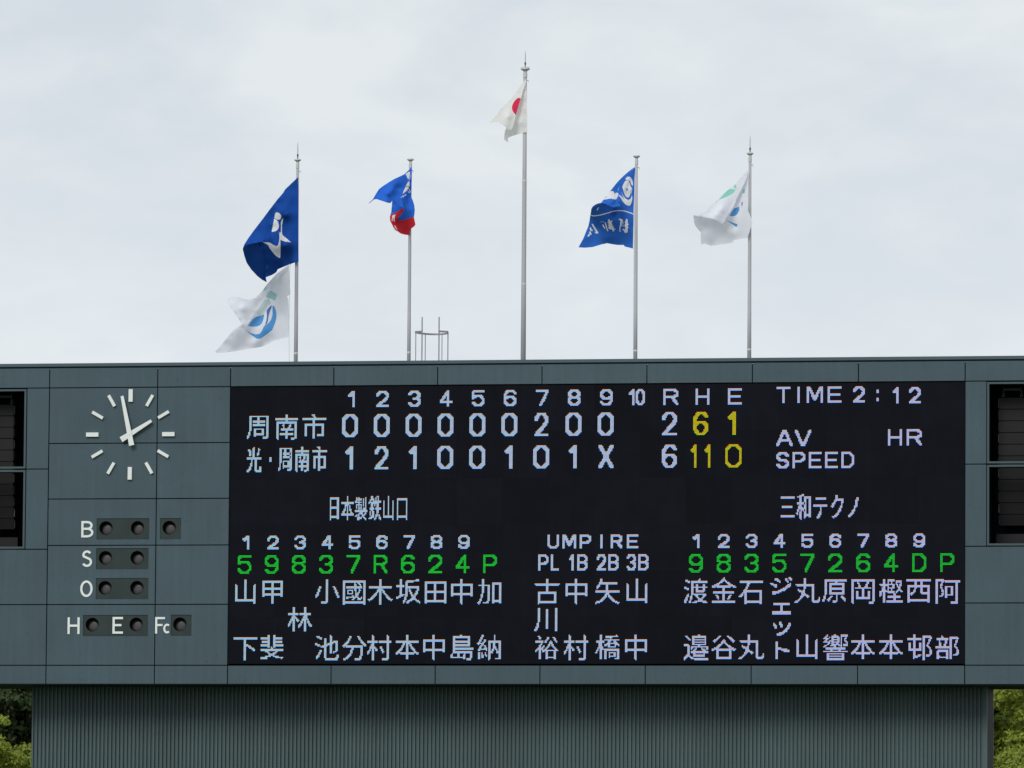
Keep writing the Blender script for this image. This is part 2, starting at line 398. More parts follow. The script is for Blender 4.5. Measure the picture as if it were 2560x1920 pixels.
bm = bmesh.new(); tube(bm, [(cx, -0.125, cz), (cx, 0.0, cz)], 0.016, 12); place(obj('hub', fixn(bm), M['white']), ck)

KANJI = {  # dot patterns: width, x offset and y offset in a 24-dot cell, then one number per row whose binary digits are the dots
    '周': (19, 1, 2, (131071, 99075, 99075, 99075, 114683, 114683, 99075, 114683, 114683, 98307, 98307, 106483, 104499, 71731, 202803, 204787, 204787, 399363, 393247, 262174)),
    '南': (20, 2, 1, (1536, 1536, 1536, 1048575, 1048575, 1536, 524286, 524286, 397382, 405702, 397510, 397702, 425974, 425974, 394758, 394758, 458742, 458742, 394758, 394758, 394814, 131128)),
    '市': (21, 2, 1, (7168, 3072, 1536, 2097151, 2097151, 3072, 3072, 3072, 524284, 524284, 396300, 396300, 396300, 396300, 396300, 396300, 396300, 396540, 396540, 3072, 3072)),
    '光': (21, 1, 1, (1024, 3080, 396300, 461848, 199704, 232496, 101424, 101408, 3072, 2097151, 2097151, 24960, 24960, 24960, 49536, 49536, 49536, 98691, 229763, 459139, 1966591, 1573118)),
    '日': (15, 5, 2, (32767, 32767, 24579, 24579, 24579, 24579, 24579, 24579, 32767, 32767, 24579, 24579, 24579, 24579, 24579, 24579, 32767, 32767, 24579, 16384)),
    '本': (20, 2, 1, (1536, 1536, 1536, 1536, 1536, 1048575, 1048575, 14208, 14016, 26304, 26208, 50800, 116280, 230936, 460300, 1048575, 851955, 1536, 1536, 1536, 1536)),
    '製': (20, 2, 2, (147462, 523366, 523366, 802918, 1048166, 16486, 523366, 451686, 279558, 285758, 17470, 1048575, 1048575, 7942, 29470, 508400, 966880, 52856, 64542, 49154)),
    '鉄': (21, 2, 1, (98400, 99168, 254816, 422752, 793599, 2091006, 1566304, 101472, 99424, 98400, 1046527, 1046527, 98400, 897136, 893168, 893136, 893336, 111500, 521998, 2035207, 3075)),
    '山': (18, 3, 1, (768, 768, 768, 768, 131841, 197379, 197379, 197379, 197379, 197379, 197379, 197379, 197379, 197379, 197379, 197379, 197379, 262143, 262143, 3, 3)),
    '口': (18, 3, 3, (262143, 262143, 196611, 196611, 196611, 196611, 196611, 196611, 196611, 196611, 196611, 196611, 196611, 196611, 196611, 262143, 262143, 196611, 196611)),
    '三': (20, 2, 3, (524286, 524286, 0, 0, 0, 0, 0, 0, 131064, 131064, 0, 0, 0, 0, 0, 0, 1048575, 1048575)),
    '和': (21, 1, 1, (2048, 64512, 1040895, 49663, 49539, 49539, 49539, 1047939, 1047939, 57731, 123267, 127363, 252291, 445827, 443779, 835971, 1884547, 573951, 49663, 49539, 49408, 16384)),
    'テ': (19, 3, 4, (65532, 65532, 0, 0, 0, 0, 524287, 524287, 768, 768, 768, 768, 1536, 1536, 3584, 7168, 14336, 28672)),
    'ク': (17, 3, 2, (768, 768, 1792, 2047, 4095, 7171, 14339, 28678, 57350, 114702, 32780, 24, 56, 112, 224, 448, 1920, 7680, 31744, 8192)),
    'ノ': (14, 4, 4, (3, 3, 7, 6, 6, 14, 12, 28, 24, 48, 112, 224, 448, 1920, 3840, 15360, 14336)),
    '甲': (18, 3, 2, (262143, 262143, 197379, 197379, 197379, 197379, 262143, 262143, 197379, 197379, 197379, 262143, 262143, 197379, 768, 768, 768, 768, 768, 768)),
    '林': (21, 2, 1, (98400, 98400, 98400, 98400, 98400, 2095102, 2095102, 98416, 246000, 254192, 504312, 506344, 889708, 885612, 1672806, 1674855, 1150051, 100448, 98400, 98400, 98400)),
    '小': (21, 2, 1, (3072, 3072, 3072, 3072, 3072, 3072, 199728, 199704, 396312, 396300, 396300, 789518, 789510, 1838086, 1575939, 1051651, 3072, 3072, 3072, 64512, 63488)),
    '國': (20, 2, 2, (1048575, 1048575, 787043, 787251, 787219, 917499, 917499, 787235, 850739, 821539, 821603, 850371, 786883, 789891, 917451, 886395, 789619, 786435, 1048575, 1048575, 786435)),
    '木': (22, 1, 1, (3072, 3072, 3072, 3072, 3072, 3072, 2097150, 2097150, 7680, 16128, 15744, 28032, 52416, 117856, 232496, 461880, 920604, 3935247, 1051650, 3072, 3072, 3072)),
    '坂': (21, 2, 1, (196622, 200702, 204736, 202752, 202752, 2086912, 2088958, 204798, 203270, 203526, 203532, 203148, 203164, 260312, 497904, 1978480, 1585392, 12792, 26510, 28167, 19457)),
    '田': (19, 3, 3, (524287, 524287, 394755, 394755, 394755, 394755, 394755, 394755, 524287, 524287, 394755, 394755, 394755, 394755, 394755, 394755, 524287, 524287, 393219)),
    '中': (19, 2, 1, (1536, 1536, 1536, 1536, 524287, 524287, 394755, 394755, 394755, 394755, 394755, 394755, 524287, 524287, 394755, 1536, 1536, 1536, 1536, 1536, 1536, 512)),
    '加': (21, 1, 1, (98304, 98304, 98304, 98559, 98559, 1047747, 101571, 101571, 101571, 101571, 101571, 101571, 68803, 199875, 199875, 199875, 134339, 396483, 396543, 792831, 1898691, 524288)),
    '下': (21, 2, 3, (2097151, 2097151, 3072, 3072, 3072, 3072, 3840, 4032, 3296, 3192, 3100, 3084, 3072, 3072, 3072, 3072, 3072, 3072, 3072, 3072)),
    '斐': (20, 2, 1, (12672, 12672, 1044990, 1044990, 12672, 520702, 520702, 12672, 1044991, 1044991, 13696, 1536, 1048575, 1048575, 57440, 12736, 8064, 7936, 63984, 1032319, 1032194)),
    '池': (21, 2, 1, (128, 917696, 491712, 104640, 6336, 6366, 6398, 1580006, 1974214, 490694, 63686, 6342, 6342, 104646, 104668, 202960, 202752, 399363, 923651, 792583, 528382, 4094)),
    '分': (21, 2, 2, (24768, 24672, 49248, 49200, 98328, 229404, 458766, 917511, 2097147, 786424, 6168, 6168, 12312, 12312, 12312, 24600, 57368, 114736, 229424, 984048, 787424)),
    '村': (21, 1, 1, (65544, 98316, 98316, 98316, 98316, 2095103, 2095103, 98316, 229388, 229388, 508684, 516876, 373132, 897420, 1671372, 1671308, 1146892, 98316, 98316, 98316, 98556, 98552)),
    '島': (20, 2, 1, (3072, 262136, 262136, 196632, 196632, 262136, 262136, 196632, 262136, 262136, 196608, 262143, 262143, 196608, 262142, 262142, 274566, 799110, 799110, 1048454, 444, 60)),
    '納': (21, 1, 1, (98336, 98336, 196640, 196640, 417824, 419839, 837631, 2066019, 624227, 222819, 403059, 423539, 1046235, 792267, 1935, 862095, 861699, 898563, 890371, 886275, 787999, 1024)),
    '古': (22, 1, 1, (3072, 3072, 3072, 3072, 4194303, 2097150, 3072, 3072, 3072, 3072, 3072, 524280, 524280, 393240, 393240, 393240, 393240, 393240, 393240, 524280, 524280, 262144)),
    '矢': (21, 2, 1, (98304, 98304, 98304, 262140, 262140, 396288, 920576, 789504, 527360, 3072, 2097151, 2097151, 3584, 7680, 6912, 15232, 29120, 57568, 114800, 1015868, 1966095, 1048578)),
    '川': (20, 1, 2, (98307, 99075, 99075, 99075, 99075, 99075, 99075, 99075, 99075, 99075, 99075, 99075, 66307, 197379, 197379, 197379, 459523, 393987, 917507, 786435)),
    '裕': (20, 2, 2, (196608, 99096, 99084, 1548, 1043526, 1043682, 16608, 49584, 102832, 111384, 255500, 519174, 901119, 636428, 99852, 99852, 99852, 99852, 100348, 99852)),
    '橋': (21, 2, 1, (98308, 102398, 102336, 98432, 106495, 1041304, 1041180, 231422, 237327, 236297, 246776, 507904, 393215, 892927, 628739, 1677819, 104731, 104731, 104955, 104707, 104463)),
    '渡': (20, 2, 1, (64, 393408, 507903, 114687, 12288, 13068, 13068, 802815, 996108, 209676, 13308, 13304, 12288, 81918, 206606, 221964, 418200, 418032, 934128, 837630, 843279)),
    '金': (21, 2, 0, (1024, 3072, 7680, 15104, 29120, 114912, 491640, 2097150, 1966055, 3072, 3072, 3072, 1048572, 1048572, 3072, 199728, 101472, 101472, 36032, 3072, 2097150, 2097150)),
    '石': (21, 1, 3, (1048575, 1048575, 14336, 12288, 12288, 24576, 24576, 49152, 131070, 131070, 245766, 442374, 966662, 1884166, 49158, 49158, 49158, 65534, 65534, 49158)),
    'ジ': (19, 3, 3, (6, 28723, 14355, 7192, 1032, 0, 458754, 245766, 57358, 24604, 56, 112, 224, 960, 3840, 15872, 129024, 114688)),
    'ェ': (16, 4, 9, (32766, 32766, 384, 384, 384, 384, 384, 384, 384, 384, 65535, 65535)),
    'ッ': (15, 5, 7, (768, 17155, 24963, 24963, 12678, 12294, 12302, 12, 24, 56, 112, 224, 960, 3840, 3584)),
    'ト': (12, 8, 2, (3072, 3072, 3072, 3072, 3072, 3072, 3072, 3968, 4080, 3196, 3103, 3074, 3072, 3072, 3072, 3072, 3072, 3072, 3072)),
    '丸': (22, 1, 1, (12288, 12288, 12288, 12288, 12288, 2097120, 1048544, 12384, 12384, 270432, 483424, 254048, 57440, 61536, 64608, 118368, 99425, 196705, 393315, 1835135, 3670078)),
    '原': (21, 1, 2, (524287, 524287, 393984, 425980, 425980, 417804, 417804, 425980, 425980, 417804, 417804, 425980, 425980, 262400, 799000, 811292, 835854, 1687814, 1609474, 3584)),
    '岡': (20, 2, 2, (1048575, 1048575, 802915, 811107, 794819, 798915, 799171, 917499, 787971, 787971, 837171, 837171, 837171, 837171, 837171, 851955, 851955, 786435, 786435, 786462, 262174)),
    '樫': (20, 2, 2, (106368, 106430, 102974, 102946, 1048502, 520598, 102812, 237452, 233996, 250398, 1048499, 892832, 884928, 884928, 630780, 106492, 98496, 98496, 114687, 114687)),
    '西': (21, 1, 2, (2097151, 2097151, 12672, 12672, 12672, 1048574, 1048574, 799110, 795014, 811398, 811398, 901630, 1016062, 851974, 786438, 786438, 786438, 1048574, 1048574, 786438)),
    '阿': (21, 2, 2, (2080768, 2097151, 1630207, 1605644, 1671180, 1671180, 1646540, 1677516, 1611980, 1628364, 1628364, 1595596, 1628364, 1630156, 1808396, 1579020, 1572876, 1572876, 1572876, 1573116, 1573116)),
    '邉': (21, 2, 1, (384, 802812, 409596, 208900, 114684, 12292, 16380, 12292, 1982460, 2032000, 229375, 222243, 216123, 202780, 229375, 229375, 202760, 466936, 1023992, 1892352, 1605631, 1052671)),
    '谷': (21, 2, 2, (24768, 49264, 98360, 459804, 921102, 269828, 6912, 29056, 57568, 114800, 491580, 2097151, 1703926, 98352, 98352, 98352, 98352, 98352, 131056, 131056)),
    '響': (21, 2, 1, (134207, 409407, 835490, 2044326, 409508, 848294, 2080675, 111393, 212911, 818415, 1575968, 524284, 524284, 24768, 2097151, 0, 262136, 196632, 262136, 196632, 262136, 262136)),
    '邨': (21, 2, 1, (49152, 49406, 49407, 2096835, 2096838, 49350, 49348, 837324, 837320, 837336, 837324, 837318, 1048258, 1048259, 49347, 49347, 49347, 52958, 64732, 61632, 32960, 192)),
    '部': (20, 2, 2, (16384, 24830, 524031, 523970, 68806, 68806, 101572, 104652, 104648, 1048524, 1048518, 194, 261827, 523971, 394947, 394951, 394974, 460480, 523968, 394944)),
}
# ------------------------------------------------------------------ LED screen, 640 x 240 dots
DP = 0.025
sc = thing('led_screen', 'wide black LED screen lit with the inning scores, line-ups and umpire names', 'screen', loc=(8, 0.1, Z0))
for i in range(16):
    for k in range(6):
        b = newbox(i+0.0006, i+0.9994, 0.020, 0.120, z(k+0.0006), z(k+0.9994))
        place(obj('screen_module', b, M['screen']), sc)
def glow(name, lo, hi):
    """light of one diode colour; the tint shift of the slanting view is put into the colour, left to right"""
    m = bpy.data.materials.new(name); m.use_nodes = True; t = m.node_tree; t.nodes.clear()
    o = t.nodes.new('ShaderNodeOutputMaterial'); e = t.nodes.new('ShaderNodeEmission'); g = t.nodes.new('ShaderNodeNewGeometry')
    s = t.nodes.new('ShaderNodeSeparateXYZ'); r = t.nodes.new('ShaderNodeMapRange'); mx = t.nodes.new('ShaderNodeMix'); mx.data_type = 'RGBA'
    r.inputs['From Max'].default_value = 16
    mx.inputs[6].default_value = (*lo, 1); mx.inputs[7].default_value = (*hi, 1)  # viewing-angle tint painted in as a blend from left to right
    l = t.links.new; l(g.outputs['Position'], s.inputs[0]); l(s.outputs['X'], r.inputs['Value']); l(r.outputs[0], mx.inputs[0]); l(mx.outputs[2], e.inputs['Color']); l(e.outputs[0], o.inputs['Surface'])
    m.cycles.emission_sampling = 'NONE'
    return m
K = 0.455
LR = glow('red_diode', (1.72*K, 0.08, 0.10), (1.95*K, 0.08, 0.12))
LG = glow('green_diode', (0.06, 2.25*K, 0.12), (0.08, 1.95*K, 0.14))
LB = glow('blue_diode', (0.06, 0.16, 2.95*K), (0.10, 0.14, 3.3*K))
YR = glow('red_diode_bright', (1.05, 0.05, 0.01), (1.1, 0.05, 0.01))
YG = glow('green_diode_bright', (0.04, 0.98, 0.02), (0.04, 0.92, 0.02))
LGD = glow('green_diode_alone', (0.015, 0.60, 0.04), (0.015, 0.53, 0.04))
def dots(name, cells, kind='w', label=None):
    """one lit character: every lit dot is a red, a green and a blue diode one above the other"""
    order = {'w': (LR, LG, LB), 'y': (YR, YG), 'g': (LGD,)}[kind]
    rows = {'w': (0.333, 0.0, -0.333), 'y': (0.25, -0.15), 'g': (0.02,)}[kind]
    hh = {'w': 0.160, 'y': 0.165, 'g': 0.30}[kind]
    vs = []; fs = []; mi = []
    for c, r in cells:
        X = (c+0.5)*DP; Zc = Z0 + 6 - (r+0.5)*DP
        for k, dz in enumerate(rows):
            b = len(vs); hx = 0.43*DP; hz = hh*DP; zz = Zc + dz*DP
            vs += [(X-hx, 0.014, zz-hz), (X+hx, 0.014, zz-hz), (X+hx, 0.014, zz+hz), (X-hx, 0.014, zz+hz)]
            fs.append((b, b+1, b+2, b+3)); mi.append(k)
    me = bpy.data.meshes.new(name); me.from_pydata(vs, [], fs)
    for q in order: me.materials.append(q)
    me.polygons.foreach_set('material_index', mi); me.update()
    return place(obj(name, me, None, label=label), sc)
def kanji(ch, c0, r0, w=24, hh=24):
    """a character in a cell of w x 24 dots; narrow cells drop columns, as the display does"""
    n, ox, oy, rows = KANJI[ch]; cells = set()
    for r, v in enumerate(rows):
        src = {ox+c for c in range(n) if v >> (n-1-c) & 1}
        if w == 24: tgt = src
        else:
            tgt = {c for c in range(int(w)) if int((c+0.5)*24/w) in src or (int((c+0.5)*24/w)+1) in src and int((c+0.5)*24/w)-1 not in src}
        for c in tgt: cells.add((c0+c, r0+oy+r))
    if hh < 24:                              # four characters share three cells: rows dropped
        rel = {(c, r-r0) for c, r in cells}
        cells = {(c, r0+r) for r in range(hh) for c in range(c0, c0+24) if (c, int((r+0.5)*24/hh)) in rel or (c, int((r+0.5)*24/hh)+1) in rel and (c, int((r+0.5)*24/hh)-1) not in rel}
    dots('kanji', sorted(cells))
GL = {
 '0': ['.32,0 .68,0 1,.2 1,.8 .68,1 .32,1 0,.8 0,.2 .32,0'],
 '1': ['0,.24 .5,.12 1,0 1,1', '.2,.25 1,.22'],
 '2': ['0,.26 0,.2 .28,0 .72,0 1,.2 1,.34 .86,.5 0,1 1,1'],
 '3': ['0,.2 .28,0 .72,0 1,.2 1,.3 .76,.47 .45,.47', '.76,.47 1,.64 1,.8 .72,1 .28,1 0,.8'],
 '4': ['.72,1 .72,0 .6,.06 0,.72 1,.72'],
 '5': ['1,0 .06,0 0,.46 .25,.36 .74,.36 1,.58 1,.78 .72,1 .28,1 0,.82'],
 '6': ['1,.16 .76,0 .3,0 0,.26 0,.78 .28,1 .72,1 1,.8 1,.6 .74,.42 .28,.42 0,.58'],
 '7': ['0,0 1,0 1,.06 .36,1'],
 '8': ['.28,0 .72,0 1,.18 1,.3 .76,.46 .24,.46 0,.3 0,.18 .28,0', '.24,.46 .76,.46 1,.64 1,.82 .72,1 .28,1 0,.82 0,.64 .24,.46'],
 '9': ['0,.84 .24,1 .7,1 1,.74 1,.22 .72,0 .28,0 0,.2 0,.4 .26,.58 .72,.58 1,.42'],
 'R': ['0,1 0,0 .72,0 1,.16 1,.36 .72,.52 0,.52', '.6,.52 1,1'],
 'P': ['0,1 0,0 .72,0 1,.16 1,.4 .72,.56 0,.56'],
 'H': ['0,0 0,1', '1,0 1,1', '0,.47 1,.47'],
 'E': ['1,0 0,0 0,1 1,1', '0,.48 .92,.48'],
 'T': ['0,0 1,0', '.5,0 .5,1'], 'I': ['0,0 0,1'], 'L': ['0,0 0,1 1,1'],
 'M': ['0,1 0,0 .1,0 .5,.8 .9,0 1,0 1,1'],
 'A': ['0,1 .45,0 .55,0 1,1', '.2,.68 .8,.68'], 'V': ['0,0 .45,1 .55,1 1,0'],
 'S': ['1,.2 .74,0 .26,0 0,.16 0,.3 .26,.48 .74,.5 1,.66 1,.82 .74,1 .26,1 0,.82'],
 'D': ['0,0 .66,0 1,.24 1,.76 .66,1 0,1 0,0'],
 'U': ['0,0 0,.8 .26,1 .74,1 1,.8 1,0'],
 'B': ['0,0 .7,0 1,.16 1,.32 .74,.47 0,.47', '.74,.47 1,.64 1,.84 .7,1 0,1 0,0'],
 'X': ['0,0 1,1', '1,0 0,1'],
}
def glyph(ch, cx, cy, w, h, t=2, kind='w', name=None):
    tx = t; t = min(t, 2)
    c0 = int(round(cx - w/2)); r0 = int(round(cy - h/2)); cells = set()
    if ch == '|': ch = 'I'
    for pl in GL[ch]:
        pts = [tuple(float(v) for v in p.split(',')) for p in pl.split()]
        P = [(a*(w-tx), b*(h-t)) for a, b in pts]
        for (a, b), (c, d) in zip(P, P[1:]):
            n = max(1, int(max(abs(c-a), abs(d-b))*3))
            for k in range(n+1):
                x = int(a+(c-a)*k/n+0.5); y = int(b+(d-b)*k/n+0.5)
                for i in range(tx):
                    for j in range(t): cells.add((c0+x+i, r0+y+j))
    nm = name or ('digit' if ch.isdigit() else 'letter')
    lab = {'w': None, 'y': 'yellow lit %s', 'g': 'green lit %s'}[kind]
    dots(nm, sorted(cells), kind, lab and lab % nm)
IC = [106+28*k for k in range(13)]
for k, ch in enumerate('123456789'): glyph(ch, IC[k]+(1 if ch == '1' else 0.3), 10.6, 6 if ch == '1' else 11, 14)
glyph('1', 353, 10.6, 5, 14); glyph('0', 360.5, 10.6, 8, 14)
glyph('R', IC[10], 10.6, 13, 14); glyph('H', IC[11], 10.6, 12, 14); glyph('E', IC[12], 10.6, 12, 14)
for row, cy in (('000000200', 34.5), ('12100101X', 62.1)):
    for k, ch in enumerate(row):
        glyph(ch, IC[k]+(0 if ch != '1' else -0.5), cy, {'0': 14, '1': 7, '2': 12, 'X': 13}[ch], 20, 3)
glyph('2', 385.2, 34.5, 13, 20, 3); glyph('6', 385.2, 62.1, 13, 20, 3)
glyph('6', 413, 34.5, 13, 20, 3, 'y'); glyph('1', 439.6, 34.5, 7, 20, 3, 'y')
glyph('1', 406.7, 62.1, 5, 20, 2, 'y'); glyph('1', 418.7, 62.1, 5, 20, 2, 'y'); glyph('0', 441, 62.1, 14, 20, 2, 'y')
for ch, x in zip('周南市', (14+0, 38, 62)): kanji(ch, x, 23)
kanji('光', 15, 51, 14.4)
dots('middle_dot', [(c, r) for c in (35, 36) for r in (61, 62, 63, 64)])
for ch, x in zip('周南市', (43, 57, 72)): kanji(ch, x, 51, 14.4)
for k, ch in enumerate('日本製鉄山口'): kanji(ch, 87+12*k, 94, 12)
for k, ch in enumerate('三和テクノ'): kanji(ch, int(481+14.4*k), 94, 14.4)
for base, digs, pos in ((14.5, '123456789', '59837R624P'), (409.3, '123456789', '98357264DP')):
    for k, ch in enumerate(digs): glyph(ch, base+24*k, 134.6, 6 if ch == '1' else 10, 12, 2)
    for k, ch in enumerate(pos): glyph(ch, base+24*k, 153.5, 12, 16, 2, 'g')
LC = [3, 27, 51, 75, 99, 122, 146, 170, 194, 218]
for k, ch in enumerate('山甲_小國木坂田中加'):
    if ch != '_': kanji(ch, LC[k], 166)
kanji('林', LC[2], 190)
for k, ch in enumerate('下斐_池分村本中島納'):
    if ch != '_': kanji(ch, LC[k], 214)
for k, (a, b) in enumerate(zip('古中矢山', '裕村橋中')):
    kanji(a, 268+26*k, 166); kanji(b, 268+26*k, 214)
kanji('川', 268, 190)
for k, ch in enumerate('渡金石_丸原岡樫西阿'):
    if ch != '_': kanji(ch, 397+24*k, 166)
for k, ch in enumerate('邉谷丸_山響本本邨部'):
    if ch != '_': kanji(ch, 397+24*k, 214)
for ch, c, r in zip('ジェット', (470, 471, 471, 470), (165, 182, 200, 220)): kanji(ch, c, r, 24, 18)
for ch, x, w in zip('UMPIRE', (284.9, 298.7, 312.6, 326.6, 340.4, 354.4), (10, 12, 10, 2, 10, 10)): glyph(ch, x, 134.6, w, 12, 2)
for ch, x, w in zip('PL1B2B3B', (276.2, 286.4, 300.9, 310.5, 327.2, 337.2, 353.2, 363.2), (9, 7, 4, 9, 8, 9, 8, 9)): glyph(ch, x, 153.4, w, 14, 2)
for ch, x, w in zip('TIME2', (483.8, 496.8, 510.7, 527.7, 548.6), (12, 2, 14, 12, 10)): glyph(ch, x, 10.3, w, 14, 2)
dots('colon', [(c, r) for c in (564, 565) for r in (6, 7, 8, 13, 14, 15)])
glyph('1', 580.4, 10.8, 5, 14); glyph('2', 596.7, 10.8, 10, 14)
glyph('A', 484.6, 47.1, 14, 14); glyph('V', 500.9, 47.1, 14, 14); glyph('H', 580.4, 47.1, 12, 14); glyph('R', 597, 47.1, 13, 14)
for ch, x in zip('SPEED', (483.5, 497.3, 511.2, 525.2, 539.3)): glyph(ch, x, 66, 11, 14)

# ------------------------------------------------------------------ hanging loudspeakers in the openings
def line_array(xc, label, mirror):
    t = thing('line_array_speaker', label, 'loudspeaker', 'stacked loudspeakers hanging in the side openings', (xc, 0.6, z(5.9)))
    y0 = 0.55; w = 0.56
    place(obj('rigging_bar', newbox(xc-0.19, xc+0.19, y0+0.10, y0+0.16, z(5.86), z(5.91)), M['rig']), t)
    for s in (-1, 1):
        bm = bmesh.new(); X = xc+s*0.19
        tube(bm, [(X, y0+0.13, z(5.96)), (X, y0+0.13, z(5.86)), (X+s*0.01, y0+0.13, z(5.80))], 0.012, 8)
        tube(bm, [(X-0.018, y0+0.13, z(5.80)), (X-0.018, y0+0.13, z(5.745)), (X, y0+0.13, z(5.73)), (X+0.018, y0+0.13, z(5.745)), (X+0.018, y0+0.13, z(5.80)), (X-0.018, y0+0.13, z(5.80))], 0.010, 6)
        place(obj('shackle', fixn(bm), M['steel'], smooth=True), t)
    top = 5.70; y = y0; ang = 0.0
    for k in range(11):
        h = 0.25; ang = 0.0 if k < 5 else (k-4)*2.2
        bm = bmesh.new(); ca, sa = cos(R(ang)), sin(R(ang))
        vs = []
        for dx in (-w/2, w/2):
            for dy, dz in ((0, 0), (0.45, -0.02), (0.45, -h+0.045), (0, -h+0.010)):
                vs.append(bm.verts.new((xc+dx, y+dy*ca-dz*sa*0-dz*0+(-dz)*sa, z(top)+dz*ca-dy*sa*0.35)))
        for f in ((0,1,2,3),(7,6,5,4),(0,4,5,1),(1,5,6,2),(2,6,7,3),(3,7,4,0)): bm.faces.new([vs[i] for i in f])
        fixn(bm); bmesh.ops.bevel(bm, geom=list(bm.edges), offset=0.004, segments=1, affect='EDGES')
        place(obj('speaker_cabinet', bm, M['cab']), t)
        bm = bmesh.new()
        box(bm, xc-w/2-0.012, xc-w/2-0.002, y+0.04, y+0.09, z(top-h+0.05), z(top-0.03)); box(bm, xc+w/2+0.002, xc+w/2+0.012, y+0.04, y+0.09, z(top-h+0.05), z(top-0.03))
        place(obj('link_plate', fixn(bm), M['rig'] if k % 3 else M['steel']), t)
        top -= h*ca; y += h*sa
    bm = bmesh.new()                          # control box standing below
    box(bm, xc-0.35, xc+0.35, 0.75, 1.2, z(2.52), z(2.80))
    place(obj('amplifier_rack', fixn(bm), M['cab']), t)
line_array(-5.25, 'tall stack of dark loudspeakers hanging in the opening left of the clock', 1)
line_array(16.94, 'tall stack of dark loudspeakers hanging in the opening right of the screen', -1)

# ------------------------------------------------------------------ flagpoles
PY = 1.6
def pole(x, ztop, zrod, rt_, rb, label, truck=0.076, big=False, cord=None):
    t = thing('flagpole', label, 'flagpole', 'flagpoles on the scoreboard roof', (x, PY, z(6.08)))
    bm = bmesh.new()
    zb_, zt = z(6.08), z(ztop)
    hs = [0, .33, .331, .66, .661, 1]; rs = []
    for h in hs: rs.append(rb+(rt_-rb)*h + (0.0015 if h in (.33, .66) else 0))
    tube(bm, [(x, PY, zb_+(zt-0.12-zb_)*h) for h in hs], rs, 20)
    place(obj('pole', fixn(bm), M['pole'], smooth=True), t)
    bm = bmesh.new(); lathe(bm, (x, PY, zt-0.12), [(rt_+0.006, -0.06), (rt_+0.008, 0.03), (rt_+0.002, 0.032), (rt_+0.002, 0.085)]); place(obj('collar', fixn(bm), M['polecap']), t)
    bm = bmesh.new(); lathe(bm, (x, PY, zt-0.035), [(rt_, -0.005), (truck*0.6, 0.012), (truck, 0.030), (truck, 0.048 if not big else 0.07), (truck*0.8, 0.06 if not big else 0.085), (0.02, 0.066 if not big else 0.09)])
    place(obj('pole_cap', fixn(bm), M['polecap'], smooth=False), t)
    for h in (0.33, 0.66) if big else (0.16,):
        r_ = rb+(rt_-rb)*h+0.003
        bm = bmesh.new(); lathe(bm, (x, PY, zb_+(zt-0.12-zb_)*h), [(r_, -0.02), (r_+0.001, 0), (r_, 0.02)]); place(obj('joint_band', fixn(bm), M['polecap']), t)
    if zrod:
        b0 = zt+0.03+(0.025 if big else 0)
        bm = bmesh.new(); lathe(bm, (x, PY, b0-0.005), [(0.014, 0), (0.012, 0.05), (0.022, 0.075), (0.020, 0.10), (0.008, 0.115)]); kb = place(obj('rod_base', fixn(bm), M['knob']), t)
        bm = bmesh.new(); tube(bm, [(x, PY, b0+0.105), (x, PY, z(zrod)-0.09), (x, PY, z(zrod))], [0.009, 0.008, 0.003], 8); place(obj('lightning_rod', fixn(bm), M['rod']), t)
    place(obj('base_flange', lathe(bmesh.new(), (x, PY, zb_), [(rb*2.2, 0), (rb*2.2, 0.02), (rb*1.2, 0.03)]), M['polecap']), t)
    for dx, za in (cord or ()):
        bm = bmesh.new(); s = 1 if dx > 0 else -1
        tube(bm, [(x+s*(rt_+0.004), PY+0.04, z(za)+0.35), (x+dx, PY+0.03, z(za)), (x+dx, PY, z(7.5)), (x+dx*0.9, PY, z(6.5)), (x+s*(rb+0.01), PY, z(6.3))], 0.0045, 6)
        place(obj('halyard', fixn(bm), M['cord']), t)
    bm = bmesh.new(); box(bm, x+rt_, x+rt_+0.03, PY-0.008, PY+0.008, zt-0.25, zt-0.235); tube(bm, [(x+rt_+0.028, PY, zt-0.243), (x+rt_+0.036, PY, zt-0.27), (x+rt_+0.024, PY, zt-0.285)], 0.004, 6)
    place(obj('pulley', fixn(bm), M['galv']), t)
pole(1.103, 11.127, 11.526, 0.031, 0.046, 'leftmost flagpole, rod tipped, flying a dark blue flag and a white flag under it', cord=[(-0.158, 8.80)])
pole(3.625, 11.104, None, 0.029, 0.042, 'pale flagpole flying the bunched blue and red flag, beside the ladder cage')
pole(6.162, 13.055, 13.463, 0.040, 0.058, 'tallest and thickest flagpole, flying the white flag with a red disc', 0.100, True)
pole(8.636, 11.109, None, 0.029, 0.043, 'flagpole without rod, flying the bright blue flag with white emblem and writing', cord=[(-0.050, 10.6)])
pole(11.130, 11.137, 11.531, 0.031, 0.046, 'rightmost flagpole, rod tipped, flying a white flag with green and blue emblem')

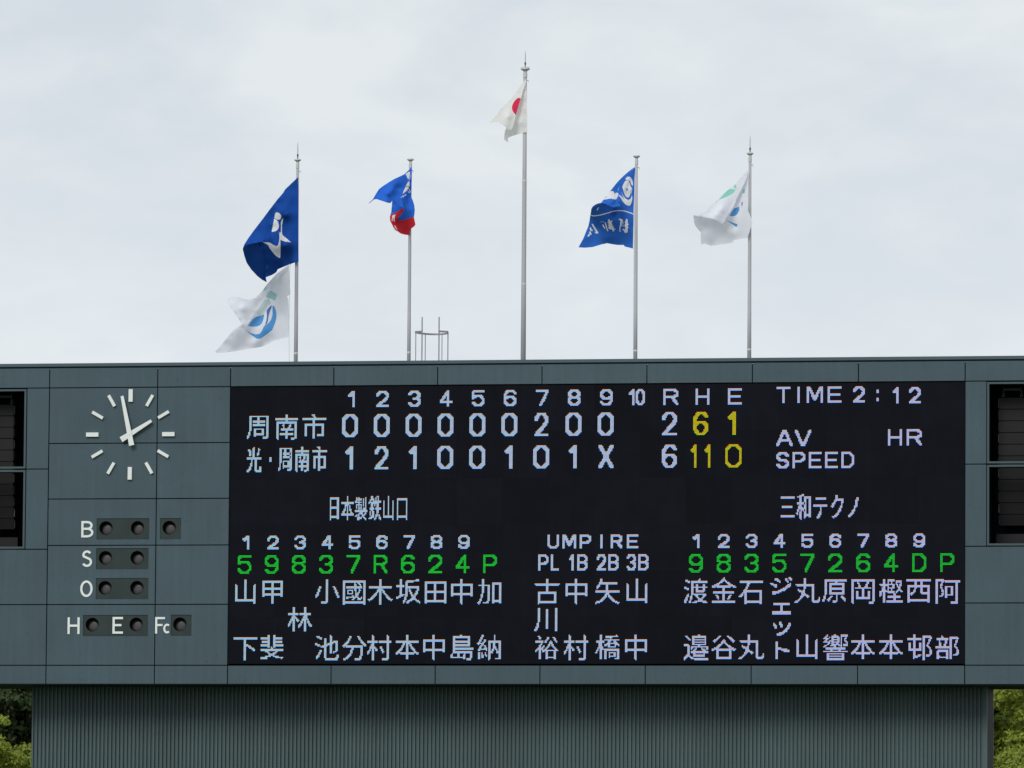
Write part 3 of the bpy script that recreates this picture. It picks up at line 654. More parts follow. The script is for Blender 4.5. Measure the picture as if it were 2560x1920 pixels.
# ------------------------------------------------------------------ roof ladder cage
cg = thing('ladder_cage', 'grey steel roof ladder top with round safety cage behind the parapet', 'ladder', loc=(4.105, 1.75, z(6.08)))
cy0 = 1.60; ccx = 4.100; cr_ = 0.36; zc = 7.325
for X in (3.915, 4.292):
    bm = bmesh.new(); box(bm, X-0.011, X+0.011, cy0-0.02, cy0+0.02, z(6.08), z(7.64)); place(obj('stringer', fixn(bm), M['galv']), cg)
for k in range(7):
    bm = bmesh.new(); tube(bm, [(3.927, cy0, z(6.2+0.3*k)), (4.280, cy0, z(6.2+0.3*k))], 0.010, 8)
    if 6.2+0.3*k < 6.6: place(obj('rung', fixn(bm), M['galv'], smooth=True), cg)
    else: bm.free()
def hoopring(zz, name='hoop'):
    pts = [(3.915, cy0)] + [(ccx-cr_*cos(R(a)), cy0+0.10+0.62*max(0, sin(R(a)))**1.0) for a in range(-12, 193, 9)] + [(4.292, cy0)]
    bm = bmesh.new(); V = []
    for i, (a, b) in enumerate(pts):
        p0 = Vector(pts[max(i-1, 0)]); p1 = Vector(pts[min(i+1, len(pts)-1)]); d = (p1-p0).normalized(); n = Vector((-d.y, d.x))*0.004
        V.append([bm.verts.new((a+s*n.x, b+s*n.y, zz+q)) for s, q in ((-1,-0.02),(1,-0.02),(1,0.02),(-1,0.02))])
    for a, b in zip(V, V[1:]):
        for k in range(4): bm.faces.new((a[k], a[(k+1) % 4], b[(k+1) % 4], b[k]))
    bm.faces.new(V[0]); bm.faces.new(V[-1][::-1])
    place(obj(name, fixn(bm), M['galv']), cg)
hoopring(z(zc)); hoopring(z(6.40))
for an in (172, 128, 68, 22, 8):
    X = ccx+cr_*cos(R(an)); Y = cy0+0.10+0.62*sin(R(an))-0.012
    bm = bmesh.new(); box(bm, X-0.009, X+0.009, Y-0.006, Y+0.004, z(6.10), z(zc+0.018)); place(obj('cage_bar', fixn(bm), M['galv']), cg)

# ------------------------------------------------------------------ flags: cloth laid out in folds
def cloth(name, col, tr=0.35, rough=0.8):
    m = bpy.data.materials.new(name); m.use_nodes = True; t = m.node_tree; t.nodes.clear()
    n = t.nodes.new; l = t.links.new
    o = n('ShaderNodeOutputMaterial'); d = n('ShaderNodeBsdfDiffuse'); q = n('ShaderNodeBsdfTranslucent'); mx = n('ShaderNodeMixShader')
    tcn = n('ShaderNodeTexCoord'); z1 = n('ShaderNodeTexNoise'); z1.inputs['Scale'].default_value = 5; z1.inputs['Detail'].default_value = 4
    l(tcn.outputs['Object'], z1.inputs['Vector']); bp = n('ShaderNodeBump'); bp.inputs['Strength'].default_value = 0.12; bp.inputs['Distance'].default_value = 0.06
    l(z1.outputs['Fac'], bp.inputs['Height']); l(bp.outputs[0], d.inputs['Normal'])
    d.inputs['Color'].default_value = (*col, 1); q.inputs['Color'].default_value = (*col, 1)
    mx.inputs[0].default_value = tr; l(d.outputs[0], mx.inputs[1]); l(q.outputs[0], mx.inputs[2]); l(mx.outputs[0], o.inputs['Surface'])
    return m
F = {'navy': cloth('navy_cloth', (0.0139, 0.0697, 0.3280), 0.12), 'blue': cloth('blue_cloth', (0.0298, 0.1360, 0.6120), 0.18), 'sky': cloth('bright_blue_cloth', (0.0340, 0.1445, 0.5610), 0.18),
     'red': cloth('red_cloth', (0.6480, 0.0315, 0.0450)), 'white': cloth('white_cloth', (0.90, 0.91, 0.99), 0.42), 'ivory': cloth('ivory_cloth', (0.94, 0.93, 0.92), 0.42),
     'disc': cloth('crimson_print', (0.80, 0.045, 0.11)), 'print': cloth('white_print', (0.80, 0.81, 0.82), 0.3), 'mint': cloth('mint_print', (0.33, 0.76, 0.66), 0.45),
     'azure': cloth('azure_print', (0.12, 0.38, 0.80), 0.4), 'deep': cloth('violet_blue_print', (0.11, 0.23, 0.56), 0.4), 'pale': cloth('pale_mint_print', (0.70, 0.80, 0.83), 0.45),
     'aqua': cloth('aqua_print', (0.42, 0.68, 0.72), 0.45)}
def flag(name, label, s, ox, oy, ground, patches, y0=PY, rip=0.035, wave=7.0, seed=0, dk=1.7):
    """patches: (outline [(x, y, depth)], extra depth points, prints [(cloth, outline)], cloth regions). Outlines are in the
    drawing units of this flag (s units per photograph pixel); depth is metres behind (+) or before (-) the pole."""
    mats = []; vs_all = []; fs_all = []; mi = []
    def matid(k):
        if k not in mats: mats.append(k)
        return mats.index(k)
    matid(ground)
    ref = at(ox+patches[0][0][0][0]/s, oy+patches[0][0][0][1]/s, y0)
    for outline, extra, prints in patches:
        ctrl = [(p[0], p[1], p[2]) for p in outline] + list(extra)
        cx_ = np.array([c[0] for c in ctrl]); cy_ = np.array([c[1] for c in ctrl]); cd = np.array([c[2] for c in ctrl])
        def depth(x, y):
            d2 = (cx_-x)**2 + (cy_-y)**2 + (s*6)**2
            w = d2**-1.1; return dk*float((w*cd).sum()/w.sum())
        verts = [Vector((p[0], p[1])) for p in outline]; edges = []
        loops = [[Vector((p[0], p[1])) for p in outline]] + [[Vector(p) for p in poly] for _, poly in prints]
        verts = []; edges = []
        for lp in loops:
            # densify long edges
            L2 = []
            for a, b in zip(lp, lp[1:]+lp[:1]):
                n = max(1, int((b-a).length/(s*7)))
                L2 += [a+(b-a)*k/n for k in range(n)]
            b0 = len(verts); verts += L2; n = len(L2)
            edges += [(b0+k, b0+(k+1) % n) for k in range(n)]
        from mathutils.geometry import intersect_point_line
        poly = loops[0]
        def inside(p, poly):
            r = False; n = len(poly)
            for i in range(n):
                a, b = poly[i], poly[i-1]
                if (a[1] > p[1]) != (b[1] > p[1]) and p[0] < (b[0]-a[0])*(p[1]-a[1])/(b[1]-a[1])+a[0]: r = not r
            return r
        xs = [p.x for p in poly]; ys = [p.y for p in poly]; st = s*4.0
        yy = min(ys)+st/2; row = 0
        while yy < max(ys):
            xx = min(xs)+st/2*(1+row % 2)
            while xx < max(xs):
                if inside((xx, yy), poly): verts.append(Vector((xx, yy)))
                xx += st
            yy += st*0.87; row += 1
        V, E, Fc, _, _, _ = delaunay_2d_cdt(verts, edges, [], 0, 1e-3)
        keep = []
        for f in Fc:
            c = sum((V[i] for i in f), Vector((0, 0)))/len(f)
            if not inside(c, poly): continue
            k = 0
            for cl_, pp in prints:
                if inside(c, pp): k = matid(cl_)
            keep.append((f, k))
        b0 = len(vs_all)
        hx = max(p[0] for p in outline)
        for v in V:
            d = depth(v.x, v.y)
            u = (hx-v.x)/(s*60)
            rp = rip*min(1, u)*(sin((v.x*0.8+v.y*0.45)/s/wave*1.0+seed) * 0.6 + noise.noise(Vector((v.x/s/18, v.y/s/30, seed)))*0.8)
            vs_all.append(at(ox+v.x/s, oy+v.y/s, y0+d+rp)-ref)
        for f, k in keep: fs_all.append([b0+i for i in f]); mi.append(k)
    me = bpy.data.meshes.new(name); me.from_pydata([tuple(v) for v in vs_all], [], fs_all); 
    for k in mats: me.materials.append(F[k])
    me.polygons.foreach_set('material_index', mi); me.polygons.foreach_set('use_smooth', [True]*len(fs_all)); me.update()
    bm = bmesh.new(); bm.from_mesh(me)
    loose = [v for v in bm.verts if not v.link_faces]; bmesh.ops.delete(bm, geom=loose, context='VERTS')
    for f in bm.faces:
        if f.normal.y > 0: f.normal_flip()
    bm.to_mesh(me); bm.free()
    o = bpy.data.objects.new(name, me); C.objects.link(o); o.location = ref
    o['label'] = label; o['category'] = 'flag'; o['group'] = 'flags flying above the scoreboard'
    return o

# dark blue flag with the white runner mark, left pole
figure = [
 ('print', [(862,735),(866,700),(880,682),(900,680),(925,690),(945,715),(950,738),(942,762),(920,774),(895,770),(872,758),(860,748)]),
 ('print', [(852,760),(870,764),(890,777),(908,800),(918,835),(918,868),(905,900),(880,920),(830,932),(822,905),(832,850)]),
 ('print', [(976,755),(955,772),(944,800),(945,840),(950,870),(962,830),(968,800),(972,780)]),
 ('print', [(946,850),(960,862),(956,925),(962,965),(985,990),(1030,1025),(1075,1066),(1010,1060),(970,1048),(938,1034),(940,1100),(940,1200),(936,1266),(920,1268),
            (880,1242),(830,1185),(800,1145),(780,1105),(745,1082),(705,1065),(775,1065),(810,1075),(845,1100),(890,1115),(905,1105),(920,1060),(926,1010),(924,960),(918,925),(930,950),(944,930)])]
main1 = [(1168,220,0),(1172,500,0),(1172,900,0),(1174,1320,0),(1120,1330,0.02),(1050,1355,0.1),(905,1415,0.3),(885,1455,0.3),(830,1490,0.25),(748,1520,0.15),(748,1400,0.1),(735,1250,-0.05),(715,1120,-0.25),(700,1060,-0.35),
         (780,1045,-0.1),(860,1000,0.05),(800,960,0.12),(815,880,0.15),(830,740,0.15),(850,650,0.12),(890,560,0.1),(1000,380,0.05)]
flag('flag', 'large dark blue flag with a white figure mark, upper flag on the leftmost pole', 5.183, 520, 400, 'navy', [
 (main1, [(1000,700,-0.12),(1000,1100,-0.14),(900,1250,0.1)], figure),
 ([(1168,220,-0.05),(1100,295,-0.08),(1050,350,-0.12),(970,430,-0.15),(900,510,-0.2),(800,640,-0.3),(700,775,-0.42),(600,905,-0.6),(520,1015,-0.75),(470,1095,-0.85),(450,1155,-0.9),(462,1116,-0.95),(540,1090,-0.88),(640,1070,-0.8),(700,1060,-0.72),(780,1045,-0.6),(860,1000,-0.42),(822,930,-0.35),(835,880,-0.3),(860,740,-0.2),(880,650,-0.17),(920,560,-0.15),(1040,375,-0.10)], [], []),
 ([(450,1155,-0.9),(462,1116,-0.95),(540,1090,-0.88),(640,1070,-0.8),(700,1060,-0.5),(725,1120,-0.38),(742,1250,-0.15),(752,1400,0.05),(748,1520,0.1),(762,1585,0.25),(735,1570,0.2),(700,1552,0.15),(640,1505,0.0),(560,1420,-0.2),(500,1330,-0.45),(470,1240,-0.65)], [], []),
], seed=1, dk=1.8, y0=PY-0.16)
# white flag below it
main6 = [(1275,80,0),(1284,300,0),(1288,420,0),(1302,520,-0.02),(1300,570,-0.02),(1245,600,0.0),(1268,660,0.0),(1278,900,0),(1276,1100,0),(1272,1278,0),(1170,1298,0.05),(1035,1335,0.15),(940,1385,0.2),(830,1440,0.2),(600,1475,0.1),(400,1512,0),(200,1537,-0.05),(95,1542,-0.05),(50,1525,-0.05),
         (130,1440,-0.15),(250,1290,-0.35),(330,1190,-0.45),(400,1130,-0.5),(500,1070,-0.5),(555,1120,-0.3),(600,1060,-0.1),(680,900,0.1),(780,700,0.1),(880,560,0.08),(1000,400,0.04),(1120,250,0.02)]
flag('flag', 'white flag with a round blue and green emblem, lower flag on the leftmost pole', 6.638, 530, 650, 'white', [
 (main6, [(1000,500,-0.15),(1150,400,0.12),(900,1150,-0.12),(1150,900,0.12),(700,1350,-0.1)], [
  ('aqua', [(885,610),(925,550),(975,505),(1025,535),(1080,580),(1065,625),(1045,672),(1000,650),(945,632)]),
  ('pale', [(735,885),(800,745),(860,670),(920,655),(938,690),(940,740),(905,820),(860,895),(800,925)]),
  ('aqua', [(925,645),(955,675),(975,720),(948,752),(942,700)]),
  ('azure', [(602,1095),(635,1040),(672,990),(738,940),(800,925),(866,900),(862,950),(848,1005),(822,1058),(790,1085),(745,1102),(680,1108)]),
  ('azure', [(555,1152),(600,1185),(645,1212),(720,1235),(765,1230),(795,1220),(828,1175),(858,1105),(880,1082),(930,1055),(960,1020),(985,980),(1005,900),(1002,830),(1003,760),(1022,755),(1040,780),(1062,835),(1070,900),(1070,955),(1050,1040),(1022,1110),(998,1165),(940,1210),(860,1270),(800,1308),(740,1305),(655,1245),(605,1205)]),
  ('deep', [(988,745),(940,792),(905,840),(912,920),(903,1000),(880,1078),(908,1060),(925,1030),(940,930),(962,855),(990,790)])]),
 ([(1275,80,-0.05),(1180,150,-0.06),(1060,240,-0.1),(980,330,-0.12),(900,420,-0.15),(840,505,-0.2),(780,572,-0.3),(710,630,-0.45),(640,660,-0.5),(520,642,-0.5),(450,615,-0.45),(380,605,-0.4),(320,615,-0.4),(270,645,-0.45),(240,700,-0.5),(290,770,-0.6),(360,860,-0.65),(430,960,-0.65),(500,1070,-0.6),(555,1125,-0.4),(640,1000,-0.3),(700,900,-0.25),(760,780,-0.22),(810,690,-0.2),(900,570,-0.15),(1000,430,-0.1),(1140,230,-0.06)],
  [(500,800,-0.75)], [('mint', [(845,505),(870,465),(895,440),(910,470),(885,498),(865,516)])]),
], rip=0.022, seed=4, dk=0.6)
# blue and red flag
main2 = [(898,250,0),(895,480,0),(890,600,0),(886,700,0),(892,790,-0.02),(918,850,-0.06),(938,920,-0.1),(947,1000,-0.1),(942,1070,-0.1),(932,1130,-0.1),(948,1200,-0.12),(958,1255,-0.12),(932,1292,-0.1),(882,1322,-0.05),(862,1370,0),(840,1437,0),(770,1428,0.05),(705,1410,0.1),(650,1375,0.12),(600,1350,0.15),(575,1300,0.15),(558,1262,0.18),(520,1190,0.2),(516,1120,0.2),(540,1040,0.2),(552,900,0.2),(560,800,0.2),(640,620,0.15),(730,600,0.12),(800,450,0.08),(860,320,0.03)]
flag('flag', 'bunched blue flag with red lower band, on the pole by the ladder cage', 6.9125, 900, 380, 'blue', [
 (main2, [(720,1000,0.0),(800,900,0.02),(640,1150,-0.1),(880,1000,-0.12)], [
  ('red', [(500,1095),(560,1068),(620,1050),(690,1000),(755,960),(752,1020),(700,1085),(664,1130),(662,1170),(672,1190),(780,1165),(870,1138),(935,1120),(990,1200),(960,1300),(860,1480),(700,1450),(560,1330),(490,1200)]),
  ('print', [(845,500),(858,530),(861,592),(790,596),(815,540)]), ('print', [(785,606),(850,604),(835,640),(795,680),(735,726),(760,660)]),
  ('print', [(822,690),(832,678),(862,700),(856,712),(838,700)]), ('print', [(842,652),(852,640),(880,690),(870,702)]),
  ('print', [(705,775),(718,768),(724,784),(712,790)]), ('print', [(730,760),(752,748),(760,770),(745,782),(735,776)]), ('print', [(766,745),(785,730),(808,740),(790,752),(772,762)]),
  ('print', [(612,1080),(590,1085),(556,1100),(553,1150),(548,1190),(560,1195),(566,1150),(575,1120),(582,1190),(604,1212),(598,1140)]),
  ('print', [(592,1262),(608,1270),(646,1340),(632,1338),(604,1300)]), ('print', [(583,1290),(600,1325),(640,1362),(690,1392),(640,1370),(590,1330)])]),
 ([(898,250,-0.03),(872,280,-0.04),(850,305,-0.05),(770,382,-0.1),(690,422,-0.15),(600,462,-0.2),(520,508,-0.25),(440,560,-0.32),(370,608,-0.38),(325,645,-0.4),(290,700,-0.42),(262,745,-0.42),(225,812,-0.4),(190,850,-0.38),(145,888,-0.35),(170,880,-0.35),(240,820,-0.42),(290,815,-0.5),(340,832,-0.52),(400,852,-0.55),(460,872,-0.55),(510,884,-0.55),(538,872,-0.5),(556,842,-0.45),(585,878,-0.4),(605,905,-0.4),(630,932,-0.4),(680,930,-0.35),(720,945,-0.35),(755,972,-0.35),(745,920,-0.3),(722,840,-0.25),(690,730,-0.2),(640,620,-0.15),(700,622,-0.14),(755,645,-0.12),(790,580,-0.1),(828,495,-0.08),(860,440,-0.06),(884,370,-0.04)],
  [(560,650,-0.42),(480,720,-0.58),(620,760,-0.28)], [('print', [(788,380),(840,344),(866,340),(860,400),(850,440),(832,470),(805,420)])]),
], rip=0.04, seed=2, y0=PY-0.08)
# white flag with the red disc
flag('flag', 'white flag with a red disc, half folded, on the tallest pole', 6.144, 1200, 110, 'ivory', [
 ([(712,545,0),(716,800,0),(722,1000,0),(728,1200,0),(728,1350,0),(650,1372,0.03),(560,1395,0.1),(500,1412,0.15),(440,1435,0.2),(430,1455,0.2),(432,1480,0.2),(438,1498,0.2),(420,1506,0.2),(370,1470,0.2),(375,1390,0.15),(385,1330,0.1),(410,1280,0.08),(470,1200,0.1),(530,1000,0.1),(600,830,0.08),(650,700,0.04)], [(620,1200,-0.05)], []),
 ([(712,545,-0.02),(685,568,-0.03),(655,592,-0.05),(605,660,-0.08),(560,730,-0.12),(515,790,-0.16),(470,850,-0.2),(410,912,-0.26),(340,982,-0.34),(290,1045,-0.42),(240,1100,-0.48),(190,1160,-0.52),(150,1205,-0.55),(155,1218,-0.55),(180,1208,-0.56),(240,1198,-0.56),(300,1207,-0.55),(345,1232,-0.5),(385,1266,-0.45),(412,1300,-0.4),(440,1315,-0.36),(480,1326,-0.3),(505,1265,-0.25),(520,1220,-0.22),(535,1160,-0.2),(548,1095,-0.18),(575,1010,-0.15),(602,915,-0.12),(628,838,-0.1),(650,750,-0.07),(690,630,-0.04)],
  [(420,1120,-0.5)], [('disc', [(628,838),(600,826),(578,832),(555,848),(532,875),(512,905),(498,935),(491,970),(493,1002),(502,1028),(515,1050),(532,1068),(542,1080),(548,1095),(575,1010),(602,915)])]),
], rip=0.02, seed=3, dk=0.6, y0=PY-0.08)
# bright blue flag with emblem and mirrored writing, seen from behind
def star(cx, cy, r1, r2): return [(cx+(r1 if k % 2 == 0 else r2)*sin(pi*k/5)*0.75, cy-(r1 if k % 2 == 0 else r2)*cos(pi*k/5)) for k in range(10)]
ban = [(345,1026,),(380,1042),(430,1040),(500,1028),(560,1012),(620,996),(680,975),(740,964),(800,960),(860,965),(905,978),(960,996),(1006,1016)]
line = [(x, y-7) for x, y in ban] + [(x, y+8) for x, y in ban[::-1]]
main4 = [(1030,290,0),(1022,500,0),(1016,700,0),(1008,900,0),(1005,1200,0),(998,1545,0),(930,1528,0.03),(866,1512,0.05),(860,1490,0.06),(760,1490,0.12),(680,1478,0.1),(600,1463,0.05),(500,1485,0),(380,1522,-0.05),(260,1532,-0.1),(160,1526,-0.12),(230,1400,-0.1),(275,1290,-0.05),(312,1200,-0.05),(330,1120,-0.08),(340,1050,-0.12),(352,980,-0.3),(358,935,-0.4),(378,900,-0.5),(420,868,-0.55),(465,850,-0.58),(510,842,-0.55),(620,840,-0.2),(700,750,0.1),(770,650,0.1),(800,560,0.08),(880,450,0.04),(960,370,0.02)]
writing = [
 [(888,1092),(912,1088),(918,1140),(912,1160),(932,1162),(928,1180),(915,1182),(920,1215),(932,1222),(918,1238),(914,1298),(892,1296),(880,1310),(868,1290),(852,1262),(832,1255),(850,1240),(872,1255),(880,1230),(870,1200),(872,1170),(884,1165),(872,1140),(884,1118)],
 [(770,1100),(795,1082),(832,1092),(842,1110),(822,1180),(828,1196),(808,1212),(802,1250),(806,1285),(792,1285),(790,1230),(800,1180),(806,1120),(790,1100)],
 [(838,1135),(850,1130),(846,1180),(858,1215),(842,1200)],
 [(490,1140),(520,1128),(560,1140),(600,1275),(622,1280),(600,1210),(580,1150),(545,1130)],
 [(522,1180),(540,1172),(572,1225),(565,1250)],
 [(612,1102),(640,1095),(650,1130),(680,1110),(676,1140),(662,1152),(690,1168),(670,1182),(708,1205),(685,1212),(732,1250),(705,1250),(712,1278),(688,1280),(672,1248),(640,1250),(612,1222),(632,1212),(612,1182),(632,1172),(604,1142),(624,1130)],
 [(372,1160),(386,1170),(470,1305),(452,1314),(426,1312),(404,1285),(430,1290),(382,1210),(362,1170)],
 [(340,1218),(360,1225),(352,1240),(382,1262),(372,1280),(340,1262),(352,1300),(365,1325),(345,1338),(328,1320),(334,1345),(318,1362),(298,1355),(312,1330),(332,1312),(322,1290),(345,1282),(335,1252)],
]
flag('flag', 'bright blue flag with white crest, thin white line and mirrored white writing', 6.144, 1420, 370, 'sky', [
 (main4, [(900,1200,-0.06),(650,1250,0.08),(450,1250,-0.06),(700,1000,0.05),(900,650,-0.05)],
  [('print', line)] + [('print', w) for w in writing] + [
   ('print', [(915,440),(945,440),(972,462),(990,500),(997,545),(994,585),(975,560),(955,515),(925,492),(890,488),(880,470),(895,448)]),
   ('print', [(892,500),(925,498),(950,540),(965,605),(966,670),(950,735),(920,765),(885,745),(862,700),(850,650),(835,600),(848,560),(868,520)]),
   ('print', [(820,680),(850,730),(880,775),(925,800),(962,780),(982,725),(988,770),(978,830),(962,870),(945,888),(905,880),(870,855),(835,812),(800,750),(772,722),(800,725),(840,760),(862,790)]),
   ('print', [(932,540),(955,580),(985,620),(980,680),(968,725),(974,650),(958,600)]),
   ('sky', star(907,637,36,14)), ('print', [(440,952),(462,915),(475,908),(462,945),(447,962)])]),
 ([(1030,290,-0.03),(975,325,-0.04),(920,370,-0.06),(860,422,-0.09),(800,480,-0.12),(740,545,-0.16),(680,622,-0.2),(620,695,-0.26),(575,755,-0.3),(540,800,-0.38),(508,842,-0.5),(560,855,-0.52),(620,880,-0.5),(690,910,-0.45),(735,905,-0.4),(770,890,-0.36),(800,900,-0.34),(802,868,-0.3),(765,850,-0.26),(780,800,-0.22),(778,730,-0.2),(765,650,-0.17),(790,590,-0.15),(862,505,-0.1),(920,420,-0.07),(975,350,-0.05)],
  [(680,820,-0.5),(640,780,-0.35)], [('print', [(598,722),(618,690),(642,668),(672,660),(702,668),(712,690),(716,712),(730,690),(752,684),(775,700),(768,735),(755,765),(738,792),(700,785),(655,775),(600,785),(545,796),(575,760),(620,745),(580,750)])]),
], rip=0.035, seed=5)
# white flag on the right pole
flag('flag', 'white flag with green and blue emblem pieces, on the rightmost pole', 5.533, 1710, 330, 'white', [
 ([(885,520,0),(890,700,0),(882,880,-0.02),(880,950,-0.05),(890,1090,-0.06),(912,1150,-0.08),(935,1210,-0.1),(945,1262,-0.1),(920,1332,-0.08),(900,1400,-0.06),(875,1465,-0.03),(790,1475,0.05),(692,1496,0.12),(675,1530,0.1),(550,1552,0.05),(380,1575,0),(290,1546,-0.05),(236,1555,-0.05),(228,1460,-0.15),(236,1392,-0.25),(190,1340,-0.35),(158,1300,-0.42),(135,1230,-0.55),(130,1146,-0.72),(250,1150,-0.7),(400,1160,-0.5),(500,1170,-0.2),(600,1060,0.0),(680,950,0.08),(780,760,0.08),(850,620,0.03)],
  [(780,1250,-0.05),(560,1350,-0.12),(700,1300,0.08)], [
  ('azure', [(628,1162),(660,1105),(692,1055),(730,1045),(766,1030),(766,1080),(754,1105),(738,1135),(715,1155),(680,1165)]),
  ('deep', [(797,972),(816,964),(808,1005),(800,1042),(792,1000)]), ('azure', [(575,1212),(620,1232),(680,1258),(740,1275),(738,1295),(724,1318),(690,1290),(640,1258)]),
  ('aqua', [(815,790),(850,790),(842,850),(805,850)])]),
 ([(885,520,-0.03),(862,545,-0.04),(825,590,-0.05),(780,640,-0.08),(730,695,-0.12),(680,742,-0.15),(620,790,-0.2),(545,862,-0.28),(470,940,-0.38),(410,985,-0.45),(360,1030,-0.52),(300,1110,-0.62),(210,1125,-0.7),(130,1146,-0.75),(210,1165,-0.76),(300,1182,-0.76),(360,1192,-0.72),(420,1206,-0.68),(475,1232,-0.6),(530,1272,-0.5),(570,1212,-0.42),(600,1160,-0.36),(640,1098,-0.3),(680,1040,-0.25),(705,985,-0.2),(722,930,-0.18),(765,850,-0.14),(800,780,-0.12),(840,700,-0.08),(872,620,-0.05)],
  [(500,1080,-0.62),(440,1150,-0.74)], [('mint', [(472,942),(545,860),(622,792),(660,785),(702,792),(715,800),(690,838),(660,860),(610,888),(560,910)]), ('mint', [(684,752),(720,724),(726,790),(706,780)])]),
], rip=0.022, seed=6, dk=0.65, y0=PY-0.08)

# ------------------------------------------------------------------ trees behind the lower wall
def leafmat(name, c1, c2, tr=0.4):
    m = bpy.data.materials.new(name); m.use_nodes = True; t = m.node_tree; t.nodes.clear(); n = t.nodes.new; l = t.links.new
    o = n('ShaderNodeOutputMaterial'); d = n('ShaderNodeBsdfPrincipled'); d.inputs['Roughness'].default_value = 0.5; d.inputs['Specular IOR Level'].default_value = 0.25
    q = n('ShaderNodeBsdfTranslucent'); mx = n('ShaderNodeMixShader'); g = n('ShaderNodeNewGeometry'); c = n('ShaderNodeMix'); c.data_type = 'RGBA'
    tcn = n('ShaderNodeTexCoord'); z1 = n('ShaderNodeTexNoise'); z1.inputs['Scale'].default_value = 1.3; l(tcn.outputs['Object'], z1.inputs['Vector'])
    ad = n('ShaderNodeMath'); ad.operation = 'MULTIPLY_ADD'; ad.inputs[1].default_value = 0.55; l(g.outputs['Random Per Island'], ad.inputs[0])
    mr = n('ShaderNodeMapRange'); mr.inputs['From Min'].default_value = 0.3; mr.inputs['From Max'].default_value = 0.7; mr.inputs['To Max'].default_value = 0.6; l(z1.outputs['Fac'], mr.inputs['Value']); l(mr.outputs[0], ad.inputs[2])
    c.inputs[6].default_value = (*c1, 1); c.inputs[7].default_value = (*c2, 1); l(ad.outputs[0], c.inputs[0])
    l(c.outputs[2], d.inputs['Base Color']); l(c.outputs[2], q.inputs['Color']); mx.inputs[0].default_value = tr
    l(d.outputs[0], mx.inputs[1]); l(q.outputs[0], mx.inputs[2]); l(mx.outputs[0], o.inputs['Surface'])
    return m
LD = leafmat('dark_evergreen_leaves', (0.0176, 0.0320, 0.0080), (0.0400, 0.0680, 0.0160), 0.3)
LY = leafmat('yellow_green_leaves', (0.1490, 0.2111, 0.0223), (0.3353, 0.3974, 0.0621), 0.4)
LM = leafmat('mid_green_leaves', (0.0400, 0.0720, 0.0112), (0.0880, 0.1200, 0.0200), 0.35)
rng = np.random.default_rng(11)
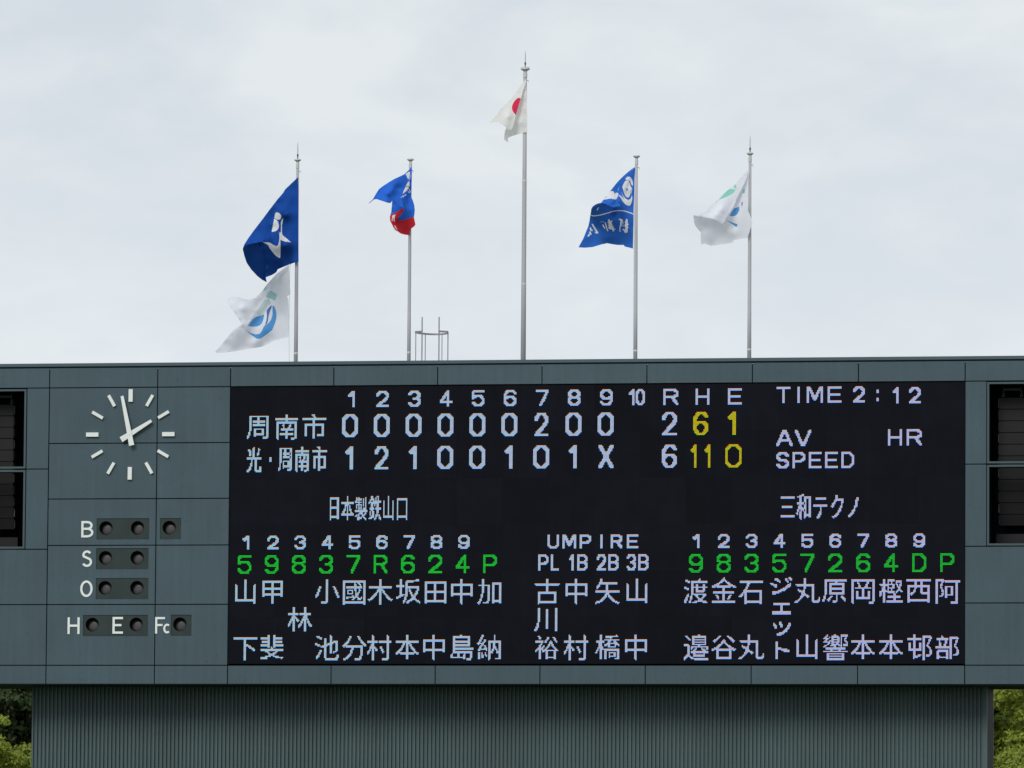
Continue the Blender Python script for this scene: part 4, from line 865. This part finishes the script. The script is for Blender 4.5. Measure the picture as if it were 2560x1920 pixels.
def tree(base, top, rx, rz, mleaf, label, nclump=150, nleaf=210, cr=0.55, ls=0.075, seed=0):
    """trunk with limbs and a crown of leaf clumps spread over and inside an uneven ellipsoid"""
    rg = np.random.default_rng(seed)
    bx, by = base; czn = top - rz
    t = thing('tree', label, 'tree', 'trees behind the scoreboard', (bx, by, 0))
    bm = bmesh.new()
    tube(bm, [(bx, by, 0), (bx+0.1, by, czn*0.4), (bx-0.05, by+0.1, czn-rz*0.3), (bx, by, czn+rz*0.5)], [0.28, 0.2, 0.11, 0.03], 10)
    place(obj('trunk', fixn(bm), M['bark'], smooth=True), t)
    cen = []
    for k in range(nclump):
        d = rg.normal(size=3); d /= np.linalg.norm(d)
        f = rg.uniform(0.35, 1.0)**0.5*(1+0.16*sin(3*d[0]*2+seed)+0.12*cos(5*d[2]+seed))
        if d[2] < -0.6: f *= 0.8
        cen.append((bx+d[0]*rx*f, by+d[1]*rx*f, czn+d[2]*rz*f))
    cen = np.array(cen)
    for k in range(9):
        c = cen[rg.integers(len(cen))]
        bm = bmesh.new(); s0 = Vector((bx, by, czn-rz*rg.uniform(0.2, 0.7))); e = Vector(c)
        tube(bm, [s0, s0.lerp(e, 0.5)+Vector((0, 0, 0.3)), e], [0.05, 0.03, 0.01], 6)
        place(obj('limb', fixn(bm), M['bark'], smooth=True), t)
    n = nclump*nleaf
    cc = np.repeat(cen, nleaf, 0); rr = np.repeat(rg.uniform(0.6, 1.25, nclump)*cr, nleaf)[:, None]
    d = rg.normal(size=(n, 3)); d /= np.linalg.norm(d, axis=1)[:, None]
    d[:, 2] = np.where(d[:, 2] < -0.3, -d[:, 2]*0.5, d[:, 2]); rad = rr*rg.uniform(0.5, 1.05, (n, 1))*np.array([[1, 1, 0.75]])
    lump = 1+0.25*np.sin(d[:, :1]*7+cc[:, :1]*3)*np.cos(d[:, 2:3]*6+cc[:, 2:3]*2)
    pos = cc + d*rad*lump
    nn = d + rg.normal(size=(n, 3))*0.55; nn[:, 2] += 0.35; nn /= np.linalg.norm(nn, axis=1)[:, None]
    a = np.cross(nn, rg.normal(size=(n, 3))); a /= np.linalg.norm(a, axis=1)[:, None]; b = np.cross(nn, a)
    L1 = ls*rg.uniform(0.7, 1.3, (n, 1)); L2_ = L1*0.55
    v = np.stack([pos-a*L1, pos-b*L2_+nn*L1*0.12, pos+a*L1, pos+b*L2_+nn*L1*0.12], 1).reshape(-1, 3)
    me = bpy.data.meshes.new('crown'); me.vertices.add(4*n); me.vertices.foreach_set('co', v.ravel())
    me.loops.add(4*n); me.loops.foreach_set('vertex_index', np.arange(4*n, dtype=np.int32))
    me.polygons.add(n); me.polygons.foreach_set('loop_start', np.arange(0, 4*n, 4, dtype=np.int32)); me.polygons.foreach_set('loop_total', np.full(n, 4, np.int32))
    me.update(calc_edges=True); me.materials.append(mleaf)
    place(obj('crown', me, None), t)
    return t
ze = CP.z
tree((-16.0, 46), 17.0, 4.2, 5.6, LD, 'tall dark evergreen tree behind the left end of the ribbed wall', 420, 450, 0.8, 0.095, 1)
tree((-19.6, 58), 19.5, 6.0, 7.5, LD, 'wide dark tree farthest back at the left end', 420, 300, 1.1, 0.16, 12)
tree((-19.5, 38), 12.0, 3.2, 3.6, LM, 'mid green tree at the far left, nearer than the dark tree', 140, 250, 0.6, 0.09, 6)
tree((-12.9, 30.5), at(30, 1838, 29).z, 1.9, 2.4, LY, 'low yellow green bushy tree in front of the dark tree, left of the ribbed wall', 190, 420, 0.42, 0.055, 2)
tree((14.0, 38), 15.4, 4.2, 5.2, LY, 'broad yellow green tree with billowing crown right of the ribbed wall', 420, 480, 0.66, 0.068, 3)
tree((14.9, 30), at(2550, 1838, 29).z, 2.2, 2.6, LY, 'lower yellow green tree in front of the broad one, right of the ribbed wall', 210, 420, 0.45, 0.058, 5)
tree((12.5, 54), 19.0, 6.0, 7.5, LM, 'mid green tree behind the yellow green trees on the right', 420, 300, 1.1, 0.15, 4)
